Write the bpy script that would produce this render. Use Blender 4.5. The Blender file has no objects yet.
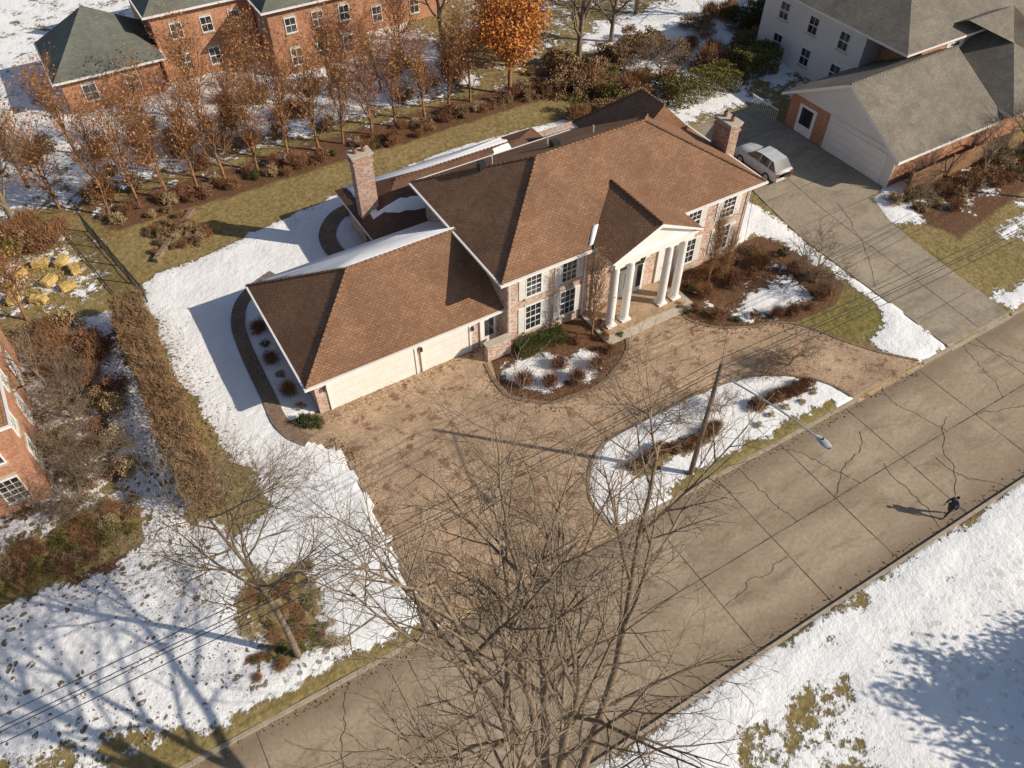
import bpy, math, random, bmesh
import numpy as np
from mathutils import Vector, Matrix
from mathutils.geometry import tessellate_polygon
R=random.Random(7)
C=bpy.context
D=bpy.data
# ------------------------------------------------------------------ materials
def newmat(name, rough=0.8, spec=0.3):
    m=D.materials.new(name); m.use_nodes=True
    nt=m.node_tree; b=nt.nodes['Principled BSDF']
    b.inputs['Roughness'].default_value=rough
    b.inputs['Specular IOR Level'].default_value=spec
    return m,nt,b
def nd(nt,t,**k):
    n=nt.nodes.new(t)
    for a,v in k.items(): setattr(n,a,v)
    return n
def L(nt,a,b): nt.links.new(a,b)
def coord(nt,kind='Object'):
    return nd(nt,'ShaderNodeTexCoord').outputs[kind]
def noise(nt,vec,scale,detail=4,rough=.6,dist=0):
    n=nd(nt,'ShaderNodeTexNoise'); n.inputs['Scale'].default_value=scale
    n.inputs['Detail'].default_value=detail; n.inputs['Roughness'].default_value=rough
    n.inputs['Distortion'].default_value=dist
    L(nt,vec,n.inputs['Vector']); return n.outputs['Fac']
def ramp(nt,fac,stops):
    r=nd(nt,'ShaderNodeValToRGB'); e=r.color_ramp.elements
    while len(e)>1: e.remove(e[-1])
    e[0].position=stops[0][0]; e[0].color=(*stops[0][1],1)
    for p,c in stops[1:]:
        x=e.new(p); x.color=(*c,1)
    L(nt,fac,r.inputs['Fac']); return r.outputs['Color']
def math_(nt,op,a,b=None,clamp=False):
    n=nd(nt,'ShaderNodeMath',operation=op); n.use_clamp=clamp
    for i,v in enumerate((a,b)):
        if v is None: continue
        if isinstance(v,(int,float)): n.inputs[i].default_value=v
        else: L(nt,v,n.inputs[i])
    return n.outputs[0]
def mix(nt,f,a,b,mode='MIX'):
    n=nd(nt,'ShaderNodeMix',data_type='RGBA',blend_type=mode)
    for s,v in ((n.inputs[0],f),(n.inputs[6],a),(n.inputs[7],b)):
        if isinstance(v,(int,float)): s.default_value=v
        elif isinstance(v,tuple): s.default_value=(*v,1)
        else: L(nt,v,s)
    return n.outputs[2]
def mrange(nt,v,a,b,c=0.,d=1.):
    n=nd(nt,'ShaderNodeMapRange'); L(nt,v,n.inputs[0])
    for i,x in enumerate((a,b,c,d)): n.inputs[i+1].default_value=x
    return n.outputs[0]
def scalec(nt,col,f):
    mm=nd(nt,'ShaderNodeVectorMath',operation='SCALE'); L(nt,col,mm.inputs[0]); L(nt,f,mm.inputs['Scale']); return mm.outputs[0]
def bump(nt,bs,h,strength=.3,dist=.02):
    n=nd(nt,'ShaderNodeBump'); n.inputs['Strength'].default_value=strength; n.inputs['Distance'].default_value=dist
    L(nt,h,n.inputs['Height']); L(nt,n.outputs[0],bs.inputs['Normal'])
def vary(name,a,b,scale=2.,rough=.8,spec=.2,detail=3,bs=0,bd=.01,lo=.35,hi=.65):
    m,nt,p=newmat(name,rough,spec); v=coord(nt)
    f=noise(nt,v,scale,detail,.65)
    L(nt,ramp(nt,f,[(lo,a),(hi,b)]),p.inputs['Base Color'])
    if bs: bump(nt,p,f,bs,bd)
    return m
def brickmat(name,c1,c2,mortar,bw,rh,ms,blotch=None,bscale=.6,rough=.85,offset=.5,bumpd=.01,blo=.5,bhi=.62,jit=.35,bamt=.8,fine=9,wide=.2):
    m,nt,p=newmat(name,rough,.2); uv=coord(nt,'UV')
    t=nd(nt,'ShaderNodeTexBrick'); t.offset=offset
    L(nt,uv,t.inputs['Vector'])
    t.inputs['Scale'].default_value=1; t.inputs['Brick Width'].default_value=bw; t.inputs['Row Height'].default_value=rh
    t.inputs['Mortar Size'].default_value=ms; t.inputs['Mortar Smooth'].default_value=.3
    t.inputs['Color1'].default_value=(*c1,1); t.inputs['Color2'].default_value=(*c2,1); t.inputs['Mortar'].default_value=(*mortar,1)
    col=t.outputs['Color']; ob=coord(nt)
    n1=noise(nt,ob,fine,3,.7); col=scalec(nt,col,mrange(nt,n1,.3,.7,1-jit,1+jit))
    n3=noise(nt,ob,.35,4,.65); col=scalec(nt,col,mrange(nt,n3,.3,.7,1-wide,1+wide))
    if blotch:
        n2=noise(nt,ob,bscale,7,.74,.3)
        col=mix(nt,mrange(nt,n2,blo,bhi,0,bamt),col,blotch)
    L(nt,col,p.inputs['Base Color'])
    bump(nt,p,t.outputs['Fac'],-.4,bumpd)
    return m
M={}
M['brick']=brickmat('painted_brick',(.40,.20,.14),(.66,.51,.41),(.44,.36,.30),.22,.075,.012,(.64,.55,.48),2.5,jit=.45)
M['redbrick']=brickmat('orange_brick',(.38,.15,.075),(.52,.24,.125),(.42,.3,.24),.22,.075,.01,jit=.3)
M['chimbrick']=brickmat('chimney_brick',(.30,.14,.10),(.5,.36,.29),(.4,.32,.27),.22,.075,.012,jit=.4)
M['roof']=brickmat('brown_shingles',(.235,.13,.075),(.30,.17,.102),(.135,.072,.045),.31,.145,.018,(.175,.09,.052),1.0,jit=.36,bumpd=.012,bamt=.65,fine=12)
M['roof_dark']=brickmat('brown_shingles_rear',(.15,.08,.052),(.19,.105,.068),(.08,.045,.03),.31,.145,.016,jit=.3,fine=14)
M['roofgrey']=brickmat('grey_shingles',(.20,.175,.14),(.25,.22,.18),(.12,.105,.09),.31,.145,.015,(.15,.13,.11),.8,jit=.28,fine=14)
M['roofgreen']=brickmat('green_grey_shingles',(.14,.145,.125),(.18,.185,.155),(.08,.085,.075),.31,.145,.015,(.11,.115,.095),.8,jit=.25,fine=14)
M['paver']=brickmat('brick_pavers',(.39,.27,.175),(.50,.365,.245),(.24,.17,.12),.22,.11,.010,(.185,.092,.055),1.15,jit=.3,blo=.535,bhi=.61,bamt=.85,wide=.26)
M['pathbrick']=brickmat('dark_brick_path',(.21,.145,.10),(.30,.21,.15),(.13,.095,.07),.22,.11,.012,jit=.3)
M['white']=vary('white_paint',(.76,.74,.70),(.83,.81,.78),1.5,.5,.4)
M['siding']=brickmat('white_siding',(.72,.70,.66),(.74,.72,.68),(.5,.49,.47),6,.18,.010,jit=.05,wide=.06)
M['garage']=vary('garage_door_paint',(.76,.73,.67),(.82,.79,.74),1.,.45,.4)
M['groove']=vary('panel_groove',(.42,.40,.37),(.5,.48,.44),2,.7)
M['stone']=vary('limestone_trim',(.42,.37,.30),(.52,.46,.38),3)
M['metal']=vary('black_iron',(.02,.02,.02),(.04,.04,.04),5,.5,.5)
M['galv']=vary('galvanised_metal',(.35,.36,.37),(.45,.46,.47),4,.45,.5)
M['wood']=vary('weathered_wood',(.13,.095,.065),(.22,.17,.12),6)
M['fencewood']=vary('cedar_fence',(.25,.14,.08),(.36,.21,.12),4)
M['flue']=vary('clay_flue',(.25,.12,.07),(.32,.17,.1),4)
M['bark']=vary('grey_bark',(.15,.11,.075),(.28,.215,.155),5,.9)
M['bark2']=vary('brown_twigs',(.21,.105,.052),(.37,.20,.10),3,.9)
M['rusty']=vary('rusty_leaves',(.30,.13,.05),(.48,.235,.095),2.5,.8)
M['orange']=vary('orange_oak_leaves',(.42,.14,.035),(.62,.27,.07),1.2,.7)
M['hedgebrown']=vary('dormant_hedge',(.19,.115,.06),(.36,.235,.13),2.2,.9)
M['barberry']=vary('barberry_twigs',(.16,.075,.045),(.31,.155,.085),2.2,.9)
M['green']=vary('boxwood_leaves',(.04,.055,.015),(.11,.12,.03),1.8,.6)
M['yew']=vary('yew_leaves',(.02,.034,.012),(.06,.078,.022),1.8,.6)
M['olive']=vary('olive_groundcover',(.10,.095,.022),(.22,.18,.055),1.5,.8)
M['tan']=vary('tan_grass_blades',(.32,.235,.12),(.47,.355,.2),3,.8)
M['straw']=vary('straw',(.44,.30,.10),(.62,.46,.19),9,.85,bs=.8,bd=.03)
M['snow']=vary('snow_cover',(.82,.83,.85),(.88,.89,.90),1.2,.6,.3,bs=.3,bd=.05)
M['curb']=vary('curb_concrete',(.32,.265,.20),(.43,.36,.275),2.5,.9)
M['crack']=vary('tar_crack',(.07,.052,.036),(.13,.10,.072),3,.9)
M['flue_core']=vary('dark_flue_core',(.02,.018,.015),(.05,.04,.035),3,.9)
m,nt,p=newmat('window_glass',.06,.8); v=coord(nt)
L(nt,ramp(nt,noise(nt,v,.7,2),[(.35,(.015,.02,.025)),(.65,(.07,.08,.09))]),p.inputs['Base Color']); M['glass']=m
def concrete(name,a,b,dark,bands):
    m,nt,p=newmat(name,.85,.25); v=coord(nt)
    mp=nd(nt,'ShaderNodeMapping'); mp.inputs['Scale'].default_value=(.35,1,1); L(nt,v,mp.inputs[0])
    n1=noise(nt,v,.28,6,.65,.4); n2=noise(nt,v,5,4,.7); n3=noise(nt,mp.outputs[0],1.0,6,.72,.5)
    c=ramp(nt,n1,[(.35,a),(.65,b)])
    c=mix(nt,mrange(nt,n3,.5,.68,0,.65),c,dark)
    c=scalec(nt,c,mrange(nt,n2,.3,.7,.82,1.18))
    if bands:
        s=nd(nt,'ShaderNodeSeparateXYZ'); L(nt,v,s.inputs[0])
        for y0,wd,am in bands:
            d=math_(nt,'ABSOLUTE',math_(nt,'SUBTRACT',s.outputs[1],y0))
            d=math_(nt,'ADD',d,math_(nt,'MULTIPLY',math_(nt,'SUBTRACT',n3,.5),2.5))
            c=mix(nt,mrange(nt,d,.1,wd,am,0),c,dark)
    L(nt,c,p.inputs['Base Color']); bump(nt,p,n2,.2,.01)
    return m
M['road']=concrete('road_concrete',(.31,.24,.168),(.405,.325,.235),(.18,.133,.09),((15.3,1.1,.6),(7.4,1.3,.65),(11.4,.8,.3)))
M['conc']=concrete('driveway_concrete',(.29,.24,.18),(.38,.32,.24),(.18,.145,.105),())
def ground_mat():
    m,nt,p=newmat('ground_snow_grass',.85,.2); v=coord(nt)
    def attr(n):
        a=nd(nt,'ShaderNodeAttribute'); a.attribute_name=n; return a.outputs['Fac']
    sn=attr('snow'); gr=attr('green'); mu=attr('mulch'); tr=attr('tracks')
    n1=noise(nt,v,.55,6,.68,.2); n2=noise(nt,v,3.5,4,.7); n3=noise(nt,v,14,2,.7); n4=noise(nt,v,.22,3,.6)
    s=math_(nt,'ADD',sn,math_(nt,'MULTIPLY',math_(nt,'SUBTRACT',n1,.5),2.2))
    s=math_(nt,'ADD',s,math_(nt,'MULTIPLY',math_(nt,'SUBTRACT',n2,.5),1.2))
    mask=mrange(nt,s,-.06,.10)
    tan=ramp(nt,n2,[(.3,(.17,.12,.05)),(.5,(.28,.205,.09)),(.7,(.37,.29,.15))])
    grn=ramp(nt,n2,[(.3,(.09,.08,.02)),(.5,(.18,.155,.045)),(.7,(.27,.22,.085))])
    f=math_(nt,'ADD',gr,math_(nt,'MULTIPLY',math_(nt,'SUBTRACT',n4,.5),1.2),True)
    c=mix(nt,f,tan,grn)
    mul=ramp(nt,n3,[(.3,(.06,.032,.018)),(.55,(.15,.078,.043)),(.75,(.30,.17,.095))])
    mf=mrange(nt,math_(nt,'ADD',mu,math_(nt,'MULTIPLY',math_(nt,'SUBTRACT',n1,.5),1.0)),-.1,.15)
    c=mix(nt,mf,c,mul)
    sc=ramp(nt,n1,[(.3,(.78,.785,.80)),(.6,(.88,.885,.89))])
    w=nd(nt,'ShaderNodeTexVoronoi'); w.inputs['Scale'].default_value=2.3
    dv=nd(nt,'ShaderNodeVectorMath',operation='ADD'); L(nt,v,dv.inputs[0])
    nn=nd(nt,'ShaderNodeTexNoise'); nn.inputs['Scale'].default_value=.9; nn.inputs['Detail'].default_value=1; L(nt,v,nn.inputs['Vector']); L(nt,nn.outputs['Color'],dv.inputs[1])
    L(nt,dv.outputs[0],w.inputs['Vector'])
    thr=mrange(nt,n4,.34,.60,.08,.40)
    dots=math_(nt,'LESS_THAN',w.outputs['Distance'],thr)
    dots=math_(nt,'MULTIPLY',dots,mrange(nt,n2,.38,.50))
    dots=math_(nt,'MULTIPLY',dots,tr)
    lit=mrange(nt,n3,.58,.66,0,.85); lit=math_(nt,'MULTIPLY',lit,math_(nt,'MULTIPLY',tr,mrange(nt,n4,.38,.58)))
    sc=mix(nt,dots,sc,(.18,.14,.09)); sc=mix(nt,lit,sc,(.26,.2,.13))
    c=mix(nt,mask,c,sc)
    L(nt,c,p.inputs['Base Color'])
    h=math_(nt,'ADD',math_(nt,'MULTIPLY',mask,1.2),math_(nt,'MULTIPLY',n2,.7))
    h=math_(nt,'ADD',h,math_(nt,'MULTIPLY',n1,1.6))
    bump(nt,p,h,.75,.10)
    return m
M['ground']=ground_mat()
# ------------------------------------------------------------------ mesh builder
def link(o,parent=None):
    C.scene.collection.objects.link(o)
    if parent is not None: o.parent=parent
    return o
def empty(name,loc=(0,0,0)):
    e=D.objects.new(name,None); e.empty_display_size=.2; e.location=loc; link(e); return e
class MB:
    def __init__(s): s.v=[];s.f=[];s.m=[]
    def face(s,pts,mat):
        i=len(s.v); s.v+= [tuple(p) for p in pts]; s.f.append(tuple(range(i,i+len(pts)))); s.m.append(mat)
    def hexa(s,b,t,mat,bottom=True):
        s.face(t,mat)
        if bottom: s.face(b[::-1],mat)
        for i in range(4):
            j=(i+1)%4; s.face([b[i],b[j],t[j],t[i]],mat)
    def box(s,x0,y0,z0,x1,y1,z1,mat):
        b=[(x0,y0,z0),(x1,y0,z0),(x1,y1,z0),(x0,y1,z0)]
        s.hexa(b,[(p[0],p[1],z1) for p in b],mat)
    def obox(s,o,r,n,a0,a1,z0,z1,d0,d1,mat):
        o=Vector(o);r=Vector(r);n=Vector(n)
        def P(a,d,z): return tuple(o+r*a+n*d+Vector((0,0,z)))
        b=[P(a0,d1,z0),P(a1,d1,z0),P(a1,d0,z0),P(a0,d0,z0)]
        t=[P(a0,d1,z1),P(a1,d1,z1),P(a1,d0,z1),P(a0,d0,z1)]
        if r.cross(n).z>0: b=b[::-1];t=t[::-1]
        s.hexa(b,t,mat)
    def cyl(s,p0,p1,r0,r1,n,mat,caps=True):
        p0=Vector(p0);p1=Vector(p1);d=(p1-p0).normalized()
        u=d.orthogonal().normalized();w=d.cross(u)
        a=[];b=[]
        for i in range(n):
            t=2*math.pi*i/n;q=u*math.cos(t)+w*math.sin(t)
            a.append(tuple(p0+q*r0));b.append(tuple(p1+q*r1))
        for i in range(n):
            j=(i+1)%n; s.face([a[i],a[j],b[j],b[i]],mat)
        if caps: s.face(a[::-1],mat); s.face(b,mat)
    def build(s,name,parent=None,loc=None,smooth=False):
        mats=[];idx=[]
        for k in s.m:
            if k not in mats: mats.append(k)
            idx.append(mats.index(k))
        me=D.meshes.new(name); me.from_pydata(s.v,[],s.f)
        for k in mats: me.materials.append(M[k])
        me.polygons.foreach_set('material_index',idx)
        uv=me.uv_layers.new(name='UVMap')
        Z=Vector((0,0,1))
        for p in me.polygons:
            n=p.normal
            if abs(n.z)>.995: u=Vector((1,0,0));w=Vector((0,1,0))
            else:
                u=Z.cross(n).normalized(); w=n.cross(u)
            for li in p.loop_indices:
                c=me.vertices[me.loops[li].vertex_index].co
                uv.data[li].uv=(c.dot(u),c.dot(w))
        if smooth:
            bm=bmesh.new();bm.from_mesh(me);bmesh.ops.remove_doubles(bm,verts=bm.verts,dist=.0005);bm.to_mesh(me);bm.free()
            for p in me.polygons: p.use_smooth=True
        o=D.objects.new(name,me)
        if loc: o.location=loc
        return link(o,parent)
# ------------------------------------------------------------------ ground
def sd(P,poly):
    x=P[:,0];y=P[:,1]; n=len(poly); d=np.full(len(P),1e9); ins=np.zeros(len(P),bool)
    for i in range(n):
        ax,ay=poly[i];bx,by=poly[(i+1)%n]
        ex,ey=bx-ax,by-ay; l=ex*ex+ey*ey+1e-12
        t=np.clip(((x-ax)*ex+(y-ay)*ey)/l,0,1)
        dd=np.hypot(x-ax-t*ex,y-ay-t*ey); d=np.minimum(d,dd)
        c=((ay>y)!=(by>y))
        xi=ax+(y-ay)*ex/(ey if abs(ey)>1e-9 else 1e-9)
        ins^= c&(x<xi)
    return np.where(ins,d,-d)
def rect(x0,y0,x1,y1): return [(x0,y0),(x1,y0),(x1,y1),(x0,y1)]
DRV=[(4.85,15.9),(5.1,18.2),(5.3,21.3),(5.5,24.6),(5.55,26.9),(4.9,28.3),(3.9,29.5),(3.6,31.0),(5.2,31.0),(5.2,30.9),(17.6,30.9),(17.6,29.2),(16.0,29.2),(15.5,27.6),(15.6,26.3),(16.4,25.3),(17.4,24.6),(18.8,24.3),(20.2,24.3),(21.5,24.65),(22.7,25.2),(23.7,25.9),(24.2,26.5),(24.2,27.0),(28.8,26.9),(28.6,25.9),(29.6,24.5),(31.3,23.5),(33.3,22.8),(34.6,21.5),(35.6,19.5),(36.8,17.6),(38.3,15.9)]
ISL=[(15.9,18.7),(16.7,19.7),(17.8,20.4),(19.2,20.7),(21.5,20.7),(24.4,20.8),(27.3,20.5),(29.3,19.9),(31.2,18.6),(32.2,17.3),(32.6,15.7),(32.6,15.6),(15.9,15.6),(15.4,16.5),(15.4,17.6)]
ND=[(40.8,15.9),(40.8,19.6),(40.8,23.8),(40.8,28.3),(41.5,32.7),(42.3,37),(42.5,44),(50.5,44),(50.55,29.9),(48.8,29.0),(47.6,26.3),(47.1,22.5),(46.8,18.5),(46.6,15.9)]
HOUSE=[(5.6,30.6),(17.5,30.6),(17.5,29.8),(35.9,29.8),(35.9,46),(14,46),(14,39.4),(5.6,39.4)]
xs=list(np.arange(-18,62,.28))+list(np.arange(62,95,.6))
ys=[y for y in np.arange(-8,60,.28)]+list(np.arange(60,105,.5))
ys=[y for y in ys if abs(y-15.69)>.14 and abs(y-7.11)>.14]+[15.64,15.74,7.06,7.16]; ys.sort()
def ext(a,lo,hi):
    e=[];s=1.;x=a[0]
    while x>lo: s*=1.5; x-=s; e.append(x)
    f=[];s=1.;x=a[-1]
    while x<hi: s*=1.5; x+=s; f.append(x)
    return np.array(e[::-1]+list(a)+f)
xs=ext(xs,-700,800);ys=ext(ys,-700,900)
X,Y=np.meshgrid(xs,ys); P=np.stack([X.ravel(),Y.ravel()],1); N=len(P)
snow=np.full(N,-.75);green=np.full(N,.3);mulch=np.full(N,-1.);tracks=np.zeros(N)
def add(poly,off=0,k=1.):
    global snow; snow=np.maximum(snow,np.clip(sd(P,poly)*k+off,-3,1.2))
def sub(poly,off=0,lo=-1.2):
    global snow; s=sd(P,poly); snow=np.minimum(snow,np.clip(-s+off,lo,3))
def setv(poly,val,w=1.):
    global snow; s=np.clip(sd(P,poly)/w*.5+.5,0,1); snow=snow*(1-s)+val*s
def seta(arr,poly,val,w=.6):
    s=np.clip(sd(P,poly)/w*.5+.5,0,1); arr[:]=arr*(1-s)+val*s
setv(rect(-300,58,34,400),.25,3); setv(rect(34,57,300,400),-.15,3); setv(rect(52,30,300,56),.0,2)
setv([(44,56),(50,50),(55,47),(80,52),(80,62),(60,64),(46,62)],.7,2)
setv(rect(42,44,52,54),.3,1.5)
setv(rect(-60,-300,200,6.9),.9,.4)
setv(rect(-60,24,-2.4,47),.05,1.5)
add([(0.7,48),(3.5,47.4),(8.6,48.9),(14.9,50.1),(24.2,51.8),(35.2,50.9),(38,46),(38,31),(36,29.5),(5,29.5),(5.8,27),(5.8,15.8),(2.2,16.1),(0.2,17.8),(1.8,21.6),(.4,22.3),(-1.1,24.2),(-.6,27),(0.3,28.9),(.6,31.1),(-.4,38),(-.6,45.5)],.35)
add([(-6.4,45.9),(-2.3,45.1),(-2.5,29.3),(-1.9,26.8),(-1.1,23.9),(-2.7,21.1),(0.7,17.3),(-1.3,15.9),(-5.5,16.9),(-14,20.8),(-14,27),(-9.3,26.8),(-5.6,26.4),(-4.1,28.3),(-5.2,32.5),(-4.5,38)],.35)
sub([(-11.6,29.4),(-9.6,30.2),(-6.5,31.1),(-4.6,29.6),(-4.9,27.3),(-7,26.4),(-9.7,27),(-13,27.1)],.1)
setv([(-2.1,22.5),(0.7,22.4),(2,20.4),(0.7,17.9),(-1.5,16.5),(-2.9,19)],-.15,1)
sub([(-20,14),(-7,16.4),(-4,16.4),(4.8,16.3),(4.8,15),(-20,15)],-.1)
setv([(-40,15.7),(-13,15.7),(-5,17.4),(-9,19.5),(-14,20.5),(-40,22)],.02,1)
setv(ISL,.95,.3); sub(rect(19,15,31.5,16.6),.15)
seta(green,rect(17,15,32,17),.8)
for q in (rect(18.4,17.9,24.2,18.5),rect(27.1,17.9,31.0,18.4)):
    sub(q,-.1); seta(mulch,q,.6,.7)
BED1=[(15.5,28.9),(15.5,26.2),(17.4,24.6),(20.2,24.3),(22.7,25.2),(24.0,26.4),(24.0,29.8),(15.8,29.8)]
BED2=[(28.6,29.8),(28.6,25.9),(29.6,24.5),(31.3,23.5),(34.4,22.2),(37.5,22),(39.8,23.2),(39.6,27.1),(38.7,30.2)]
setv(BED1,-.8,.3); seta(mulch,BED1,1,.3)
setv([(15.8,28.5),(15.9,26.5),(17.4,25.3),(20,25.0),(21.9,25.7),(22.3,26.6),(21.4,27.2),(20.2,27.2),(19,28.3)],.7,.9)
setv(BED2,-.6,.3); seta(mulch,BED2,.7,.3)
setv([(31.0,24.4),(33.8,26.1),(37.0,25.2),(36.7,23.5),(33.5,23.3)],.7,1.0)
setv([(29.3,26.9),(30.6,25.5),(31.5,26.5),(30,28)],.1,.6); setv(rect(34,26.3,37.5,28),-.1,.8)
setv([(33.5,22.6),(40,22.2),(40,19.5),(36,18.4)],-1,.4); seta(green,[(33.5,22.6),(40,22.6),(40,19.5),(36,18.4)],.9)
setv([(36.6,18.9),(38.4,19.3),(40.8,20.6),(40.8,15.6),(37.6,15.6)],.7,.8)
setv([(40.9,36),(40.9,17),(39.9,17),(39.7,25),(39.2,28.5),(37.6,33),(36,36)],.6,.8)
seta(green,[(38.4,30),(40,27),(40,23),(38.5,23),(38,28)],.9)
setv([(48,29.5),(53,30),(52.5,28),(51,27.4),(49.6,25),(47.6,26.0)],.5,.8)
setv(rect(47,15.7,51,17.6),.55,.8); setv([(52,18),(60,17),(66,20),(60,24),(53,23)],.1,1.5)
seta(mulch,[(48,29),(63,29.6),(63,24),(50,22)],.4,1); setv([(50,28.6),(63,28.6),(63,24.5),(52,24)],-.05,1)
setv([(10.5,4.0),(13.5,5.4),(17.4,5.3),(20.2,4.6),(19.9,1.6),(14,-1.4),(10,1)],.0,1)
setv(rect(-60,6.5,200,7.2),.15,.3); setv([(19,2.2),(25,4.2),(30,5.6),(28,5.9),(21,4.0)],.28,.6); setv([(18,5.2),(20,6.4),(24,7.0),(24,6.2)],-.1,.6)
BL=[(-1.5,47.5),(0.7,48.2),(5.1,48.9),(14.5,50.4),(24.9,51.4),(35.3,50.6),(44,49.8),(44,52.4),(38,53.4),(28.1,54),(16.9,53.6),(5.1,53.8),(0,52)]
setv(BL,-1.1,.8); seta(green,BL,.2)
seta(mulch,[(-9,53.5),(44,53.6),(44,58.5),(-9,58.5)],.35,1)
setv(rect(-12,54,40,58.5),-.3,1)
seta(mulch,rect(-14,58,36,70),-.0,1)
seta(mulch,[(-10,47),(-1.5,47),(-.5,58),(-10,58)],-.05,1); setv([(-10,47.5),(-2.5,47.5),(-1,54),(-10,56)],-.05,1)
seta(mulch,rect(-14,31,-4,46),.15,1); seta(mulch,rect(-13,26,-4.4,27.3),.4,.5)
seta(mulch,[(3.6,31.2),(5.6,31.2),(5.6,39),(3.9,39)],.3,.5)
setv([(3.9,31.5),(5.5,31.5),(5.5,41),(4,41)],.3,.4)
seta(mulch,rect(38,46,70,58),.25,2)
seta(tracks,[(-15,16),(1,16),(3,22),(-1,26),(-2.4,44),(-7,46),(-15,40)],1,1.5)
seta(tracks,[(-15,-30),(50,-30),(50,6),(-15,6)],.25,1); seta(tracks,rect(-.5,18,5.3,30),.35,1)
sub([(-1.1,25.6),(.9,26.2),(.9,29.2),(-1,29.2)],-.2); sub(rect(-2.7,27,-.7,43.8),-.1); seta(mulch,rect(-2.6,27,-.8,43.8),.2,.5)
Z=np.full(N,.10)
Z+= .09*np.clip((snow+.1)/.8,0,1)
rs=np.random.RandomState(3)
Z+= (np.sin(P[:,0]*.9+np.sin(P[:,1]*.7)*1.5)*np.sin(P[:,1]*.8+np.cos(P[:,0]*.5)))*.03
Z+= rs.normal(0,.008,N)
wob=.16*np.sin(P[:,0]*2.3+1.1*np.sin(P[:,1]*1.9))+.14*np.sin(P[:,1]*3.1+P[:,0]*.7)+rs.normal(0,.05,N)
for q in (DRV,ND,HOUSE):
    s=sd(P,q)-(np.where(snow>.3,np.clip(wob+.05,-.1,.35),0) if q is not HOUSE else 0)
    Z=np.where(s>-.3,np.minimum(Z,.10-.05*np.clip((s+.3)/.3,0,1)) if q is HOUSE else np.where(s>0,.05,Z),Z)
s=sd(P,ISL); Z=np.where((s>-.05)&(s<.35),np.clip(.1+.1*s,.10,.2),Z)
Z=np.where(s>.35,np.maximum(Z,.16),Z)
Z=np.where((P[:,1]<15.7)&(P[:,1]>7.1),-.1,Z)
Z=np.where((P[:,1]>15.7)&(P[:,1]<16.1),np.minimum(Z,.12),Z); Z=np.where((P[:,1]<7.1)&(P[:,1]>6.8),np.minimum(Z,.13),Z)
nx,ny=len(xs),len(ys)
i=np.arange(nx-1);j=np.arange(ny-1);I,J=np.meshgrid(i,j); a=(J*nx+I).ravel()
F=np.stack([a,a+1,a+nx+1,a+nx],1)
me=D.meshes.new('ground'); me.vertices.add(N); me.vertices.foreach_set('co',np.column_stack([P,Z]).ravel().astype(np.float32))
me.loops.add(F.size); me.loops.foreach_set('vertex_index',F.ravel().astype(np.int32))
me.polygons.add(len(F)); me.polygons.foreach_set('loop_start',(np.arange(len(F))*4).astype(np.int32)); me.polygons.foreach_set('loop_total',np.full(len(F),4,np.int32))
me.update(); me.validate()
for n_,arr in (('snow',snow),('green',green),('mulch',mulch),('tracks',tracks)):
    at=me.attributes.new(n_,'FLOAT','POINT'); at.data.foreach_set('value',arr.astype(np.float32))
me.polygons.foreach_set('use_smooth',np.ones(len(F),bool))
me.materials.append(M['ground']); link(D.objects.new('ground',me))
# ------------------------------------------------------------------ pavements
def sheet(name,poly,z,mat,thick=.1):
    mb=MB(); loops=[[Vector((p[0],p[1],0)) for p in poly]]
    fl=[p for l in loops for p in l]
    for t in tessellate_polygon(loops):
        q=[(fl[k].x,fl[k].y,z) for k in t]
        ar=(q[1][0]-q[0][0])*(q[2][1]-q[0][1])-(q[2][0]-q[0][0])*(q[1][1]-q[0][1])
        mb.face(q if ar>0 else q[::-1],mat)
    for l in loops:
        for k in range(len(l)):
            a_=l[k];b_=l[(k+1)%len(l)]
            mb.face([(a_.x,a_.y,z-thick),(b_.x,b_.y,z-thick),(b_.x,b_.y,z),(a_.x,a_.y,z)],mat)
    return mb.build(name)
dr=DRV+[(32.6,15.9)]+[(32.2,17.3),(31.2,18.6),(29.3,19.9),(27.3,20.5),(24.4,20.8),(21.5,20.7),(19.2,20.7),(17.8,20.4),(16.7,19.7),(15.9,18.7),(15.4,17.6),(15.3,16.5),(15.6,15.9)]
sheet('brick_driveway',dr,.12,'paver')
def apron(name,x0,x1,mat,z1=.12):
    mb=MB(); mb.face([(x0,15.5,.006),(x1,15.5,.006),(x1,15.9,z1),(x0,15.9,z1)],mat)
    mb.face([(x0,15.5,-.1),(x0,15.5,.006),(x0,15.9,z1),(x0,15.9,-.1)],mat); mb.face([(x1,15.5,.006),(x1,15.5,-.1),(x1,15.9,-.1),(x1,15.9,z1)],mat)
    mb.build(name)
apron('driveway_apron',4.85,15.6,'paver'); apron('driveway_apron',32.6,38.3,'paver'); apron('driveway_apron',40.8,46.6,'conc')
sheet('concrete_driveway',ND,.12,'conc')
def ribbon(name,pts,w,z,mat,thick=.05):
    mb=MB(); n=len(pts); Lp=[];Rp=[]
    for k in range(n):
        a_=Vector(pts[max(k-1,0)]+(0,)); b_=Vector(pts[min(k+1,n-1)]+(0,))
        t=(b_-a_).normalized(); nn=Vector((-t.y,t.x,0)); c=Vector(pts[k]+(0,))
        Lp.append(c+nn*w/2);Rp.append(c-nn*w/2)
    for k in range(n-1):
        j=k+1
        q=lambda v_,zz:(v_.x,v_.y,zz)
        mb.face([q(Rp[k],z),q(Rp[j],z),q(Lp[j],z),q(Lp[k],z)],mat)
        mb.face([q(Rp[k],z-thick),q(Rp[j],z-thick),q(Rp[j],z),q(Rp[k],z)],mat)
        mb.face([q(Lp[j],z-thick),q(Lp[k],z-thick),q(Lp[k],z),q(Lp[j],z)],mat)
    return mb.build(name)
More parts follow.
